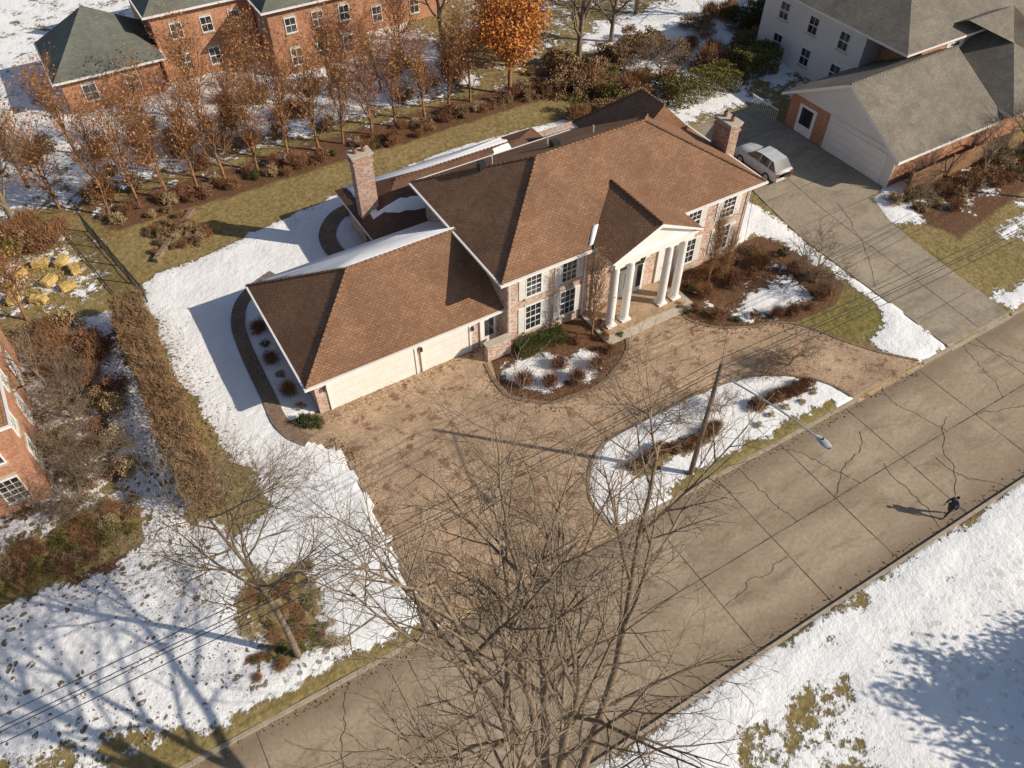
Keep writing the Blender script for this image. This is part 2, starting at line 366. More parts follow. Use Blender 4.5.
def spline(pts,n=6):
    o=[]
    for k in range(len(pts)-1):
        p0=pts[max(k-1,0)];p1=pts[k];p2=pts[k+1];p3=pts[min(k+2,len(pts)-1)]
        for i_ in range(n):
            t=i_/n
            o.append(tuple(.5*((2*p1[c])+(-p0[c]+p2[c])*t+(2*p0[c]-5*p1[c]+4*p2[c]-p3[c])*t*t+(-p0[c]+3*p1[c]-3*p2[c]+p3[c])*t**3) for c in (0,1)))
    o.append(pts[-1]); return o
ribbon('garden_edging',spline([(15.6,29.2),(15.35,27.6),(15.5,26.2),(16.4,25.2),(17.4,24.5),(18.8,24.2),(20.2,24.2),(21.5,24.55),(22.7,25.1),(23.8,25.9),(24.3,26.8)]),.2,.17,'pathbrick',.1)
ribbon('garden_edging',spline([(28.7,26.8),(28.6,25.9),(29.6,24.5),(31.3,23.5),(33.3,22.8),(34.6,21.5),(35.6,19.5),(36.8,17.6),(38.2,16)]),.16,.165,'pathbrick',.1)
ribbon('garden_edging',spline([(15.4,16.1),(15.4,17.6),(15.9,18.7),(16.7,19.7),(17.8,20.4),(19.2,20.7),(21.5,20.75),(24.4,20.8),(27.3,20.5),(29.3,19.9),(31.2,18.6),(32.2,17.3),(32.55,16)]),.14,.16,'pathbrick',.1)
ribbon('brick_path',spline([(7.5,43.6),(5.9,42.9),(4.7,41.9),(3.9,40.2),(3.6,38.0),(3.5,35.5),(3.45,33),(3.4,31.3),(3.7,29.9),(4.3,29.0)]),.85,.27,'pathbrick',.3)
ribbon('brick_path',spline([(13.2,41.2),(12.2,42.6),(11.9,44.5),(12.4,46.2),(13.8,47.6),(16,48)]),1.2,.26,'pathbrick',.2)
mb=MB(); mb.face([(-400,7.2,0),(500,7.2,0),(500,15.6,0),(-400,15.6,0)],'road'); mb.build('road')
mb=MB()
def curb(x0,x1,y0,y1):
    x=x0
    while x<x1-.01:
        e=min(x+3.0,x1); mb.box(x+.008,y0,-.08,e-.008,y1,.13+R.uniform(-.006,.006),'curb'); x=e
for a_,b_ in ((-60,4.85),(15.6,32.6),(38.3,40.8),(46.6,120)): curb(a_,b_,15.6,15.78)
mb.build('curb'); mb=MB(); curb(-60,120,7.02,7.2); mb.build('curb')
mb=MB()
def crackline(pts,w,z=.004):
    for k in range(len(pts)-1):
        a_=Vector(pts[k]);b_=Vector(pts[k+1]);t=(b_-a_).normalized();w2=w*R.uniform(.5,1.2);n=Vector((-t.y,t.x))*w2/2
        mb.face([(a_.x-n.x,a_.y-n.y,z),(b_.x-n.x,b_.y-n.y,z),(b_.x+n.x,b_.y+n.y,z),(a_.x+n.x,a_.y+n.y,z)],'crack')
def jag(p0,p1,n,amp):
    o=[];d=(p1[0]-p0[0],p1[1]-p0[1]);l=math.hypot(*d);nn=(-d[1]/l,d[0]/l);w=0
    for k in range(n+1):
        t=k/n; w+=R.gauss(0,amp); ww=w*(1-abs(2*t-1)**3)
        o.append((p0[0]+d[0]*t+nn[0]*ww,p0[1]+d[1]*t+nn[1]*ww))
    return o
crackline(jag((-60,11.4),(120,11.4),400,.004),.055)
x=-30.
while x<100:
    crackline(jag((x,7.25),(x+R.uniform(-.1,.1),15.55),12,.01),.05,.006)
    if R.random()<.7:
        x2=x+R.uniform(.8,4); crackline(jag((x2,7.3),(x2+R.uniform(-2,2),R.uniform(10.5,12)),30,.06),R.uniform(.03,.05),.008)
    if R.random()<.65:
        x2=x+R.uniform(.8,4); crackline(jag((x2,11.4),(x2+R.uniform(-2.5,2.5),15.5),30,.06),R.uniform(.03,.05),.010)
    if R.random()<.5: crackline(jag((x,R.uniform(8,14)),(x+4.5,R.uniform(8,14)),30,.07),R.uniform(.025,.045),.012)
    x+=R.uniform(4.3,6.2)
mb.build('road_cracks')
mb=MB()
for y in np.arange(18.5,44,3.6): crackline(jag((41.0 if y<33 else 42.5,y),(46.7 if y<26 else 49.9,y+.05),6,.003),.04,.125)
crackline(jag((43.8,16),(44.6,30),20,.01),.04,.127); crackline(jag((44.6,30),(46.4,43),20,.01),.04,.127); crackline(jag((41.2,22),(46,30),30,.07),.03,.129)
mb.build('driveway_joints')
# ------------------------------------------------------------------ houses
def hip(mb,x0,y0,x1,y1,z,pitch,mat,axis='x',fas='white',ends=(1,1)):
    zb=z-.2
    A,B_,C_,D_=(x0,y0,z),(x1,y0,z),(x1,y1,z),(x0,y1,z)
    if axis=='x':
        h=(y1-y0)/2; rz=z+h*pitch; ym=(y0+y1)/2
        r0=(x0+(h if ends[0] else 0),ym,rz); r1=(x1-(h if ends[1] else 0),ym,rz)
        mb.face([A,B_,r1,r0],mat); mb.face([C_,D_,r0,r1],mat)
        mb.face([D_,A,r0],mat if ends[0] else fas); mb.face([B_,C_,r1],mat if ends[1] else fas)
    else:
        h=(x1-x0)/2; rz=z+h*pitch; xm=(x0+x1)/2
        r0=(xm,y0+(h if ends[0] else 0),rz); r1=(xm,y1-(h if ends[1] else 0),rz)
        mb.face([B_,C_,r1,r0],mat); mb.face([D_,A,r0,r1],mat)
        mb.face([A,B_,r0],mat if ends[0] else fas); mb.face([C_,D_,r1],mat if ends[1] else fas)
    cs=[A,B_,C_,D_]
    for k in range(4):
        a_=cs[k];b_=cs[(k+1)%4]; mb.face([(a_[0],a_[1],zb),(b_[0],b_[1],zb),b_,a_],fas)
    mb.face([(c[0],c[1],zb) for c in cs[::-1]],fas)
    return (r0,r1),cs
def caps(mb,segs,mat):
    for a_,b_ in segs:
        a_=Vector(a_)+Vector((0,0,.03));b_=Vector(b_)+Vector((0,0,.03)); d=(b_-a_); n=max(1,int(d.length/.3))
        for k in range(n):
            p=a_+d*(k/n);q=a_+d*((k+.93)/n); mb.cyl(tuple(p+Vector((0,0,.02))),tuple(q-Vector((0,0,.01))),.085,.075,6,mat)
def gutters(mb,x0,y0,x1,y1,z):
    mb.box(x0-.12,y0-.12,z-.14,x1+.12,y0-.01,z-.01,'white'); mb.box(x0-.12,y1+.01,z-.14,x1+.12,y1+.12,z-.01,'white')
    mb.box(x0-.12,y0-.008,z-.14,x0-.01,y1+.008,z-.01,'white'); mb.box(x1+.01,y0-.008,z-.14,x1+.12,y1+.008,z-.01,'white')
def window(mb,o,r,n,w,z0,z1,sh='white',cols=2,rows=4,lintel='stone',shw=.42):
    ob=mb.obox
    ob(o,r,n,-w/2-.07,w/2+.07,z0-.07,z0,.0,.07,'white'); ob(o,r,n,-w/2-.07,w/2+.07,z1,z1+.08,.0,.07,'white')
    ob(o,r,n,-w/2-.07,-w/2,z0,z1,.0,.07,'white'); ob(o,r,n,w/2,w/2+.07,z0,z1,.0,.07,'white')
    ob(o,r,n,-w/2,w/2,z0,z1,.0,.015,'glass')
    for k in range(1,cols+1):
        a_=-w/2+w*k/(cols+1); ob(o,r,n,a_-.015,a_+.015,z0,z1,.015,.035,'white')
    for k in range(1,rows):
        zz=z0+(z1-z0)*k/rows; t=.035 if k*2==rows else .014
        ob(o,r,n,-w/2,w/2,zz-t,zz+t,.015,.042 if t>.02 else .032,'white')
    ob(o,r,n,-w/2-.12,w/2+.12,z0-.16,z0-.072,.0,.13,'stone')
    if lintel: ob(o,r,n,-w/2-.1,w/2+.1,z1+.085,z1+.28,.0,.03,lintel)
    if sh:
        for s_ in (-1,1):
            a0=s_*(w/2+.09);a1=s_*(w/2+.09+shw); lo,hi=min(a0,a1),max(a0,a1)
            ob(o,r,n,lo,hi,z0-.05,z1+.06,.0,.05,sh)
            k=z0+.04
            while k<z1-.03:
                ob(o,r,n,lo+.05,hi-.05,k,k+.03,.05,.065,'groove'); k+=.11
def garage_door(mb,o,r,n,w,h):
    ob=mb.obox
    ob(o,r,n,-w/2,w/2,0.13,h,.0,.03,'garage')
    for k in range(1,4): ob(o,r,n,-w/2,w/2,.13+(h-.13)*k/4-.009,.13+(h-.13)*k/4+.009,.03,.033,'groove')
    cols=int(w/.62)
    for rr in range(4):
        for c in range(cols):
            a0=-w/2+w*c/cols+.08;a1=-w/2+w*(c+1)/cols-.08; z0=.13+(h-.13)*rr/4+.09;z1=.13+(h-.13)*(rr+1)/4-.09
            ob(o,r,n,a0,a1,z0,z1,.03,.034,'garage')
    ob(o,r,n,-w/2-.14,-w/2,.13,h+.14,.0,.09,'white');ob(o,r,n,w/2,w/2+.14,.13,h+.14,.0,.09,'white');ob(o,r,n,-w/2,w/2,h,h+.14,.0,.09,'white')
def chimney(parent,x,y,z0,z1,wx,wy):
    mb=MB(); mb.box(x-wx/2,y-wy/2,z0,x+wx/2,y+wy/2,z1-.18,'chimbrick')
    mb.box(x-wx/2-.07,y-wy/2-.07,z1-.55,x+wx/2+.07,y+wy/2+.07,z1-.4,'chimbrick')
    mb.box(x-wx/2-.08,y-wy/2-.08,z1-.178,x+wx/2+.08,y+wy/2+.08,z1+.0,'chimbrick')
    mb.box(x-wx/2-.12,y-wy/2-.12,z1+.002,x+wx/2+.12,y+wy/2+.12,z1+.1,'stone')
    for s_ in (-1,1):
        cx=x+(s_*wx*.23 if wx>=wy else 0); cy=y+(s_*wy*.23 if wy>wx else 0)
        mb.cyl((cx,cy,z1+.1),(cx,cy,z1+.45),.15,.13,10,'flue',False)
        mb.cyl((cx,cy,z1+.1),(cx,cy,z1+.41),.11,.10,10,'flue_core')  # solid dark core filling each flue to just below its rim
    mb.build('chimney',parent)
H=empty('brick_house')
W=MB()
W.box(17.5,29.8,0,35.9,40.3,5.62,'brick')
W.box(5.6,30.6,0,17.498,39.4,2.85,'brick')
W.box(14.1,40.302,0,34,46,2.8,'brick')
W.box(30.2,40.304,2.8,35.8,41.2,5.6,'brick')
W.box(15.8,29.2,0,17.4,29.55,1.35,'brick'); W.box(15.72,29.12,1.352,17.46,29.63,1.45,'stone')
W.build('walls',H)
RF=MB()
rid,cs=hip(RF,16.85,29.25,36.5,40.85,5.75,.535,'roof')
caps(RF,[rid,(cs[0],rid[0]),(cs[3],rid[0]),(cs[1],rid[1]),(cs[2],rid[1])],'roof')
gutters(RF,16.85,29.25,36.5,40.85,5.75)
def yridge(mb,x0,x1,ya,yb,z,pitch,mat):
    xm=(x0+x1)/2;h=(x1-x0)/2;rz=z+h*pitch; r0=(xm,ya,rz); r1=(xm,yb-h,rz)
    mb.face([(x1,ya,z),(x1,yb,z),r1,r0],mat); mb.face([(x0,yb,z),(x0,ya,z),r0,r1],mat); mb.face([(x1,yb,z),(x0,yb,z),r1],mat); mb.face([(x0,ya,z),(x1,ya,z),r0],mat)
    mb.face([(x0,yb,z),(x1,yb,z),(x1,yb,z-.2),(x0,yb,z-.2)],'white'); mb.face([(x1,yb,z),(x1,ya,z),(x1,ya,z-.2),(x1,yb,z-.2)],'white'); mb.face([(x0,ya,z),(x0,yb,z),(x0,yb,z-.2),(x0,ya,z-.2)],'white')
    mb.face([(x0,ya,z-.2),(x0,yb,z-.2),(x1,yb,z-.2),(x1,ya,z-.2)],'white')
    return r0,r1
a_,b_=yridge(RF,29.8,36.3,36.0,41.6,5.78,.92,'roof'); caps(RF,[(a_,b_),(b_,(36.3,41.6,5.78)),(b_,(29.8,41.6,5.78))],'roof')
def garroof(mb):
    x0,x1,y0,y1,z=5.1,17.5,30.1,39.9,3.0; h=(y1-y0)/2; p=.56; rz=z+h*p; ym=(y0+y1)/2; r0=(x0+h,ym,rz); r1=(x1,ym,rz)
    mb.face([(x0,y0,z),(x1,y0,z),r1,r0],'roof')
    mb.face([(x1,y1,z),(x0,y1,z),r0,r1],'roof'); mb.face([(x0,y1,z),(x0,y0,z),r0],'roof')
    for q in (((x0,y0),(x1,y0)),((x0,y1),(x0,y0)),((x1,y1),(x0,y1))):
        mb.face([(q[0][0],q[0][1],z-.22),(q[1][0],q[1][1],z-.22),(q[1][0],q[1][1],z),(q[0][0],q[0][1],z)],'white')
    mb.face([(x0,y1,z-.22),(x1,y1,z-.22),(x1,y0,z-.22),(x0,y0,z-.22)],'white')
    caps(mb,[(r0,r1),((x0,y0,z),r0),((x0,y1,z),r0)],'roof')
    mb.box(x0-.12,y0-.12,z-.14,x1-.1,y0-.01,z-.01,'white'); mb.box(x0-.12,y0-.008,z-.14,x0-.01,y1+.008,z-.01,'white'); mb.box(x0-.12,y1+.01,z-.14,x1,y1+.12,z-.01,'white')
garroof(RF)
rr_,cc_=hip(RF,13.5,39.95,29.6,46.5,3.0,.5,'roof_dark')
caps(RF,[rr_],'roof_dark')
for (x,y,z) in ((21,37.5,8.0),(25.5,38.2,7.6),(28.2,37.0,8.2)):
    RF.cyl((x,y,z-.6),(x,y,z+.1),.06,.06,8,'galv')
RF.box(24.8,36.4,7.9,25.3,36.9,8.35,'metal'); RF.box(20.0,37.2,7.5,20.45,37.65,8.0,'metal')
RF.build('roof',H)
PT=MB()
PT.box(22.9,26.6,.05,29.8,29.79,.2,'stone'); PT.box(23.3,27.2,.202,29.4,29.79,.34,'paver')
for x in (23.85,24.95,27.85,28.95):
    y=27.95
    PT.box(x-.34,y-.34,.34,x+.34,y+.34,.46,'white'); PT.cyl((x,y,.46),(x,y,.56),.33,.30,20,'white')
    PT.cyl((x,y,.56),(x,y,2.3),.265,.26,20,'white',False); PT.cyl((x,y,2.3),(x,y,5.02),.26,.215,20,'white',False)
    PT.cyl((x,y,5.02),(x,y,5.12),.25,.30,20,'white'); PT.box(x-.34,y-.34,5.12,x+.34,y+.34,5.24,'white')
for x in (23.85,28.95):
    PT.box(x-.25,29.68,.34,x+.25,29.797,5.24,'white')
PT.box(23.45,27.6,5.242,29.35,29.79,5.62,'white'); PT.box(23.3,27.45,5.622,29.5,29.79,5.8,'white')
px0,px1,py=23.1,29.7,27.35; pz=5.8; pr=7.45; pm=26.4
PT.face([(23.5,27.6,5.8),(29.3,27.6,5.8),(pm,27.6,7.25)],'white')
for (xa,xb) in ((px0,pm),(px1,pm)):
    s_=1 if xa<xb else -1
    lower=[(xa,py,pz-.04),(xb,py,pr-.24)]
    t=[(xa,py,pz+.1),(xb,py,pr+.0)]
    f=[lower[0],lower[1],t[1],t[0]]
    PT.face(f if s_>0 else f[::-1],'white')
    bk=[(lower[0][0],27.6,lower[0][2]),(lower[1][0],27.6,lower[1][2])]
    g=[lower[0],bk[0],bk[1],lower[1]]
    PT.face(g if s_>0 else g[::-1],'white')
PT.build('portico',H)
PR=MB()
yb=29.25+(pr-5.75)/.535; ye=29.35
PR.face([(px0,py,pz+.1),(pm,py,pr+.002),(pm,yb+.1,pr+.002),(px0,ye,pz+.1)],'roof'); PR.face([(pm,py,pr+.002),(px1,py,pz+.1),(px1,ye,pz+.1),(pm,yb+.1,pr+.002)],'roof')
PR.face([(px0,py,pz-.05),(px0,py,pz+.1),(px0,29.3,pz+.1),(px0,29.3,pz-.05)],'white'); PR.face([(px1,py,pz+.1),(px1,py,pz-.05),(px1,29.3,pz-.05),(px1,29.3,pz+.1)],'white')
caps(PR,[((pm,py,pr+.01),(pm,yb,pr+.01))],'roof')
PR.build('portico_roof',H)
WN=MB(); r=(1,0,0);n=(0,-1,0)
for x in (19.3,21.8,31.3,34.2):
    window(WN,(x,29.8,0),r,n,1.0,3.55,5.0); window(WN,(x,29.8,0),r,n,1.05,.85,2.75)
window(WN,(26.4,29.8,0),r,n,1.2,3.6,5.0)
WN.obox((26.4,29.8,0),r,n,-1.25,1.25,.34,2.95,0,.12,'white'); WN.obox((26.4,29.8,0),r,n,-.52,.52,.36,2.5,.12,.17,'white')
WN.obox((26.4,29.8,0),r,n,-.34,.34,1.0,2.3,.17,.18,'glass')
for s_ in (-1,1): WN.obox((26.4+s_*.88,29.8,0),r,n,-.2,.2,.7,2.5,.12,.135,'glass')
WN.obox((26.4,29.8,0),r,n,-1.0,1.0,2.6,2.86,.12,.135,'glass')
WN.obox((26.4,29.8,0),r,n,-1.45,1.45,2.95,3.15,0,.22,'white')
for y in (32,36.5): window(WN,(17.5,y,0),(0,-1,0),(-1,0,0),.8,4.6,5.35,None,1,2,None)
for y in (32.5,38.0): window(WN,(35.9,y,0),(0,1,0),(1,0,0),.9,3.5,5.0,'white')
for y in (33,36.5): window(WN,(5.6,y,0),(0,-1,0),(-1,0,0),.9,1.0,2.2,'white',lintel=None)
garage_door(WN,(9.05,30.6,0),r,n,5.3,2.45); garage_door(WN,(13.75,30.6,0),r,n,3.1,2.45)
WN.obox((16.65,30.6,0),r,n,-.5,.5,.14,2.35,0,.07,'white'); WN.obox((16.65,30.6,0),r,n,-.3,.3,.9,2.2,.07,.08,'glass')
WN.obox((16.65,30.6,0),r,n,-.62,-.5,.14,2.45,0,.1,'white')
for x in (17.6,22.9,29.95,35.8): WN.cyl((x,29.7,.3),(x,29.7,5.5),.045,.045,8,'white')
for x in (6.1,12.1,15.5): WN.box(x-.07,30.4,1.9,x+.07,30.5,2.2,'metal')
WN.build('windows_and_doors',H)
LN=MB(); LN.cyl((26.4,28.6,5.2),(26.4,28.6,4.4),.012,.012,6,'metal'); LN.cyl((26.4,28.6,4.4),(26.4,28.6,4.3),.05,.2,8,'metal'); LN.cyl((26.4,28.6,4.3),(26.4,28.6,3.85),.18,.12,8,'glass'); LN.cyl((26.4,28.6,3.85),(26.4,28.6,3.78),.13,.05,8,'metal'); LN.build('lantern',H)
chimney(H,14.4,42.6,.1,7.7,1.25,.75); chimney(H,36.6,33.6,.1,7.9,.8,1.5)
def roofsnow(pts,fn,name,th=.09,jt=.09):
    n=len(pts); out=[]
    for k in range(n):
        a_=pts[k];b_=pts[(k+1)%n]; m_=max(1,int(math.hypot(a_[0]-b_[0],a_[1]-b_[1])/.5))
        for i_ in range(m_):
            t=i_/m_; out.append((a_[0]+(b_[0]-a_[0])*t+R.uniform(-jt,jt),a_[1]+(b_[1]-a_[1])*t+R.uniform(-jt,jt)))
    cx=sum(p[0] for p in out)/len(out);cy=sum(p[1] for p in out)/len(out)
    vs=[(p[0],p[1],fn(*p)+.01) for p in out]; ins=[]
    for p in out:
        q=(cx+(p[0]-cx)*.985,cy+(p[1]-cy)*.93); ins.append((q[0],q[1],fn(*q)+th))
    V=vs+ins+[(cx,cy,fn(cx,cy)+th)]; N_=len(out); Fs=[]
    for k in range(N_):
        j=(k+1)%N_; Fs.append((k,j,N_+j,N_+k)); Fs.append((N_+k,N_+j,2*N_))
    me=D.meshes.new(name); me.from_pydata(V,[],Fs); me.materials.append(M['snow'])
    me.polygons.foreach_set('use_smooth',[True]*len(Fs))
    bm=bmesh.new();bm.from_mesh(me);bmesh.ops.recalc_face_normals(bm,faces=bm.faces)
    bm.to_mesh(me);bm.free()
    link(D.objects.new(name,me),H)
gz=lambda x,y: 3.0+.56*min(4.9,max(0,39.9-y),max(0,x-5.1),max(0,y-30.1))
roofsnow([(5.6,39.7),(9.9,35.12),(11.5,35.02),(13.5,35.05),(15.2,35.0),(17.4,35.0),(17.4,39.7)],gz,'roof_snow',.2,.05)
roofsnow([(14.2,46.2),(14.3,41.6),(17,40.9),(23,40.9),(25.5,42.5),(26.5,46.1)],lambda x,y:3.0+.5*max(0,min(3.27,46.5-y,x-13.5,29.6-x,y-39.95)),'roof_snow',.14)
roofsnow([(22.85,29.45),(23.15,29.45),(24.1,30.35),(23.75,30.45)],lambda x,y:max(5.75+.535*max(0,y-29.25),5.9+.5*(x-23.1)),'roof_snow',.05,.02)
def volume(parent,x0,y0,x1,y1,h,pitch,wall,roof,axis,ends=(1,1),ov=.5):
    mb=MB(); mb.box(x0,y0,0,x1,y1,h-.15,wall)
    mb.build('walls',parent)
    mb=MB(); rid,cs=hip(mb,x0-ov,y0-ov,x1+ov,y1+ov,h,pitch,roof,axis,fas='white',ends=ends)
    caps(mb,[rid],roof)
    gutters(mb,x0-ov,y0-ov,x1+ov,y1+ov,h)
    mb.build('roof',parent)
    return rid
H2=empty('brick_house')
volume(H2,0,72.3,8,80,3.2,.85,'redbrick','roofgreen','x')
volume(H2,8.5,73.6,17.2,84,6.2,.8,'redbrick','roofgreen','x')
volume(H2,17.3,69.6,26,81,6.1,.8,'redbrick','roofgreen','y')
volume(H2,26.2,74,36,84,6.1,.8,'redbrick','roofgreen','x')
mb=MB()
for x,y in ((10.4,73.6),(13,73.6),(15.5,73.6),(19.2,69.6),(21.7,69.6),(24.2,69.6),(29,74),(33,74)):
    window(mb,(x,y,0),r,n,.9,3.8,5.0,None,1,2); window(mb,(x,y,0),r,n,.9,.9,2.3,None,1,2)
for x in (2,5.5): window(mb,(x,72.3,0),r,n,1.0,1,2.3,None,1,2)
window(mb,(17.3,71.5,0),(0,-1,0),(-1,0,0),.9,3.7,5.1,None,1,2)
mb.build('windows',H2)
H3=empty('brick_house')
volume(H3,-21,32.5,-8.5,44.5,6.2,.6,'redbrick','roof','x',ov=.4)
mb=MB()
for y in (34.5,38,41.5): window(mb,(-8.5,y,0),(0,-1,0),(1,0,0),1.1,3.7,5.2,None); window(mb,(-8.5,y,0),(0,-1,0),(1,0,0),1.1,.9,2.5,None)
for x in (-19,-16,-12,-9.8): window(mb,(x,32.5,0),r,n,1.0,3.7,5.2,None); window(mb,(x,32.5,0),r,n,1.0,.9,2.5,None)
mb.build('windows',H3)
H4=empty('suburban_house')
mb=MB(); mb.box(50.7,29.6,0,66,40.4,2.95,'redbrick'); mb.box(58,40.41,0,82,52,5.9,'siding'); mb.box(60,36.5,3,82,40.405,5.88,'redbrick')
mb.face([(50.69,40.4,2.95),(50.69,29.6,2.95),(50.69,35,5.9)],'siding')
mb.box(50.62,29.55,0.1,50.69,36.2,2.97,'siding')
mb.build('walls',H4)
mb=MB(); z=3.05; x0,x1=50.1,62
for (ya,yb2) in ((29.0,35.0),(41.0,35.0)):
    q=[(x0,ya,z-.25),(x1,ya,z-.25),(x1,yb2,z+3.05),(x0,yb2,z+3.05)]
    if ya>yb2: q=q[::-1]
    mb.face(q,'roofgrey')
    q2=[(p[0],p[1],p[2]-.2) for p in q][::-1]; mb.face(q2,'white')
    mb.face([(x0,ya,z-.25),(x0,yb2,z+3.05),(x0,yb2,z+2.8),(x0,ya,z-.5)],'white')
    mb.face([(x1,ya,z-.25),(x0,ya,z-.25),(x0,ya,z-.5),(x1,ya,z-.5)],'white')
caps(mb,[((x0,35,6.1),(x1,35,6.1))],'roofgrey')
hip(mb,57.4,36,82.6,52.6,6.1,.5,'roofgrey')
hip(mb,61.9,28.4,72,44,3.3,.5,'roofgrey')
mb.build('roof',H4)
mb=MB(); garage_door(mb,(50.62,33,0),(0,-1,0),(-1,0,0),5,2.4)
mb.obox((50.69,38.4,0),(0,-1,0),(-1,0,0),-.9,.9,.13,2.5,0,.06,'white'); mb.obox((50.69,38.4,0),(0,-1,0),(-1,0,0),-.6,.6,.9,2.3,.06,.08,'glass')
for x in (64,68,72,77): window(mb,(x,36.5,0),r,n,1.1,4.2,5.4,'white',lintel=None)
for y in (42.5,46,49.5): window(mb,(58,y,0),(0,-1,0),(-1,0,0),1.0,3.8,5.2,None,1,2,None); window(mb,(58,y,0),(0,-1,0),(-1,0,0),1.0,1,2.4,None,1,2,None)
mb.build('windows_and_doors',H4)
mb=MB()
for k in range(14): mb.cyl((50.4,41.2+.22*k,.1),(50.4,41.2+.22*k,1.05),.02,.02,5,'white')
mb.box(50.36,41.1,1.03,50.44,44.2,1.1,'white'); mb.build('white_railing')
# ------------------------------------------------------------------ vegetation
def tubes(name,lines,mat,parent=None,leaves=None,loc=(0,0,0),mesh_only=False):
    V=[];F_=[]
    for pts,rad in lines:
        k=8 if rad[0]>.12 else (5 if rad[0]>.04 else 3)
        d=(pts[-1]-pts[0]); d=d/(np.linalg.norm(d)+1e-9)
        a_=np.array([0,0,1.]) if abs(d[2])<.9 else np.array([1.,0,0])
        u=np.cross(d,a_);u/=np.linalg.norm(u);w=np.cross(d,u)
        th=np.arange(k)*2*math.pi/k; ring=np.outer(np.cos(th),u)+np.outer(np.sin(th),w)
        b=len(V)
        for p,rr in zip(pts,rad): V.extend((p+ring*rr).tolist())
        for s_ in range(len(pts)-1):
            for q in range(k):
                q2=(q+1)%k; F_.append((b+s_*k+q,b+s_*k+q2,b+(s_+1)*k+q2,b+(s_+1)*k+q))
    nb=len(F_)
    if leaves is not None:
        lm,lp,lsz,asp,rs_=leaves
        n_=len(lp); a1=rs_.normal(size=(n_,3));a1/=np.linalg.norm(a1,axis=1)[:,None]
        a2=rs_.normal(size=(n_,3)); a2=np.cross(a1,a2);a2/=np.linalg.norm(a2,axis=1)[:,None]
        s1=(lsz*rs_.uniform(.6,1.4,n_))[:,None]
        b=len(V); Q=np.stack([lp-a1*s1-a2*s1*asp*.3,lp-a2*s1*asp,lp+a1*s1+a2*s1*asp*.2,lp+a2*s1*asp],1).reshape(-1,3)
        V.extend(Q.tolist()); F_.extend([(b+4*i_,b+4*i_+1,b+4*i_+2,b+4*i_+3) for i_ in range(n_)])
    me=D.meshes.new(name); me.from_pydata(V,[],F_); me.materials.append(M[mat])
    if leaves is not None:
        me.materials.append(M[leaves[0]]); mi=np.zeros(len(F_),np.int32); mi[nb:]=1; me.polygons.foreach_set('material_index',mi)
    sm=np.zeros(len(F_),bool); sm[:nb]=True; me.polygons.foreach_set('use_smooth',sm)
    if mesh_only: return me
    o=D.objects.new(name,me); o.location=loc; return link(o,parent)
def grow(seed,levels,trunk,r0,up=.08,wob=.12,d0=(0,0,1),taper=.55,bias=(0,0)):
    rs_=np.random.RandomState(seed); lines=[];tips=[]; bv=np.array([bias[0],bias[1],up])
    def br(p,d,Ln,r_,lv):
        n_=max(3,min(9,int(Ln/.35)+2)) if lv<2 else (4 if lv<4 else 3)
        pts=[p];rad=[r_];ds=[d]
        tp=taper if lv==0 else .25
        for i_ in range(n_):
            d=d+rs_.normal(0,wob,3)*(1 if lv else .35)+(bv if lv else np.array([0,0,up])); d=d/np.linalg.norm(d)
            p=p+d*Ln/n_; pts.append(p); rad.append(max(.0045,r_*(1-(1-tp)*(i_+1)/n_))); ds.append(d)
        lines.append((pts,rad))
        if lv>=len(levels): tips.append(p); return
        Lv=levels[lv]
        for k in range(Lv['n']):
            t=Lv['t0']+(1-Lv['t0'])*((k+rs_.uniform(0,1))/Lv['n']); t=min(t,.999)
            f=t*n_; i_=int(f); q=pts[i_]+(pts[i_+1]-pts[i_])*(f-i_); dd=ds[i_+1]; rr=rad[i_]
            ang=math.radians(rs_.uniform(*Lv['ang'])); az=k*2.4+rs_.uniform(-.6,.6)
            a_=np.array([0,0,1.]) if abs(dd[2])<.9 else np.array([1.,0,0])
            u=np.cross(dd,a_);u/=np.linalg.norm(u);w=np.cross(dd,u)
            nd_=dd*math.cos(ang)+(u*math.cos(az)+w*math.sin(az))*math.sin(ang)
            L2=Lv['len']*rs_.uniform(.7,1.2)*(1-.35*(t-Lv['t0'])/(1-Lv['t0']+.01))
            br(q,nd_,L2,min(rr*.75,Lv['r']*rs_.uniform(.8,1.15)),lv+1)
    br(np.array([0,0,-.15]),np.array(d0,float),trunk,r0,0)
    return lines,tips
def lv(n_,ln,r_,a0,a1,t0): return dict(n=n_,len=ln,r=r_,ang=(a0,a1),t0=t0)
ln,_=grow(14,[lv(6,14.5,.20,12,27,.5),lv(8,5.6,.080,24,52,.30),lv(7,2.7,.036,25,55,.2),lv(5,1.3,.018,25,60,.15),lv(4,.6,.010,25,60,.2)],9.5,.40,up=.025,wob=.09,bias=(.018,.035))
tubes('bare_tree',ln,'bark',loc=(4.3,5.3,.1))
ln,_=grow(5,[lv(13,4.8,.06,35,65,.35),lv(7,2.4,.028,25,55,.2),lv(6,1.2,.015,25,60,.15),lv(5,.55,.009,25,60,.2)],12.5,.16,up=.03,wob=.09,taper=.25,bias=(.05,0))
tubes('bare_tree',ln,'bark',loc=(-.6,17.8,.1))
row=[]
for s_ in range(4):
    ln,tips=grow(30+s_,[lv(20,3.4,.042,18,44,.16),lv(8,1.5,.022,22,50,.15),lv(6,.7,.014,20,55,.15)],5.8,.12,up=.11,wob=.09,taper=.2)
    rs_=np.random.RandomState(s_); tp=np.array(tips); tp=tp[rs_.choice(len(tp),min(len(tp),700),False)]
    row.append(tubes('hornbeam',ln,'bark2',leaves=('rusty',tp,.08,.6,rs_),mesh_only=True))
x=-.5;k=0
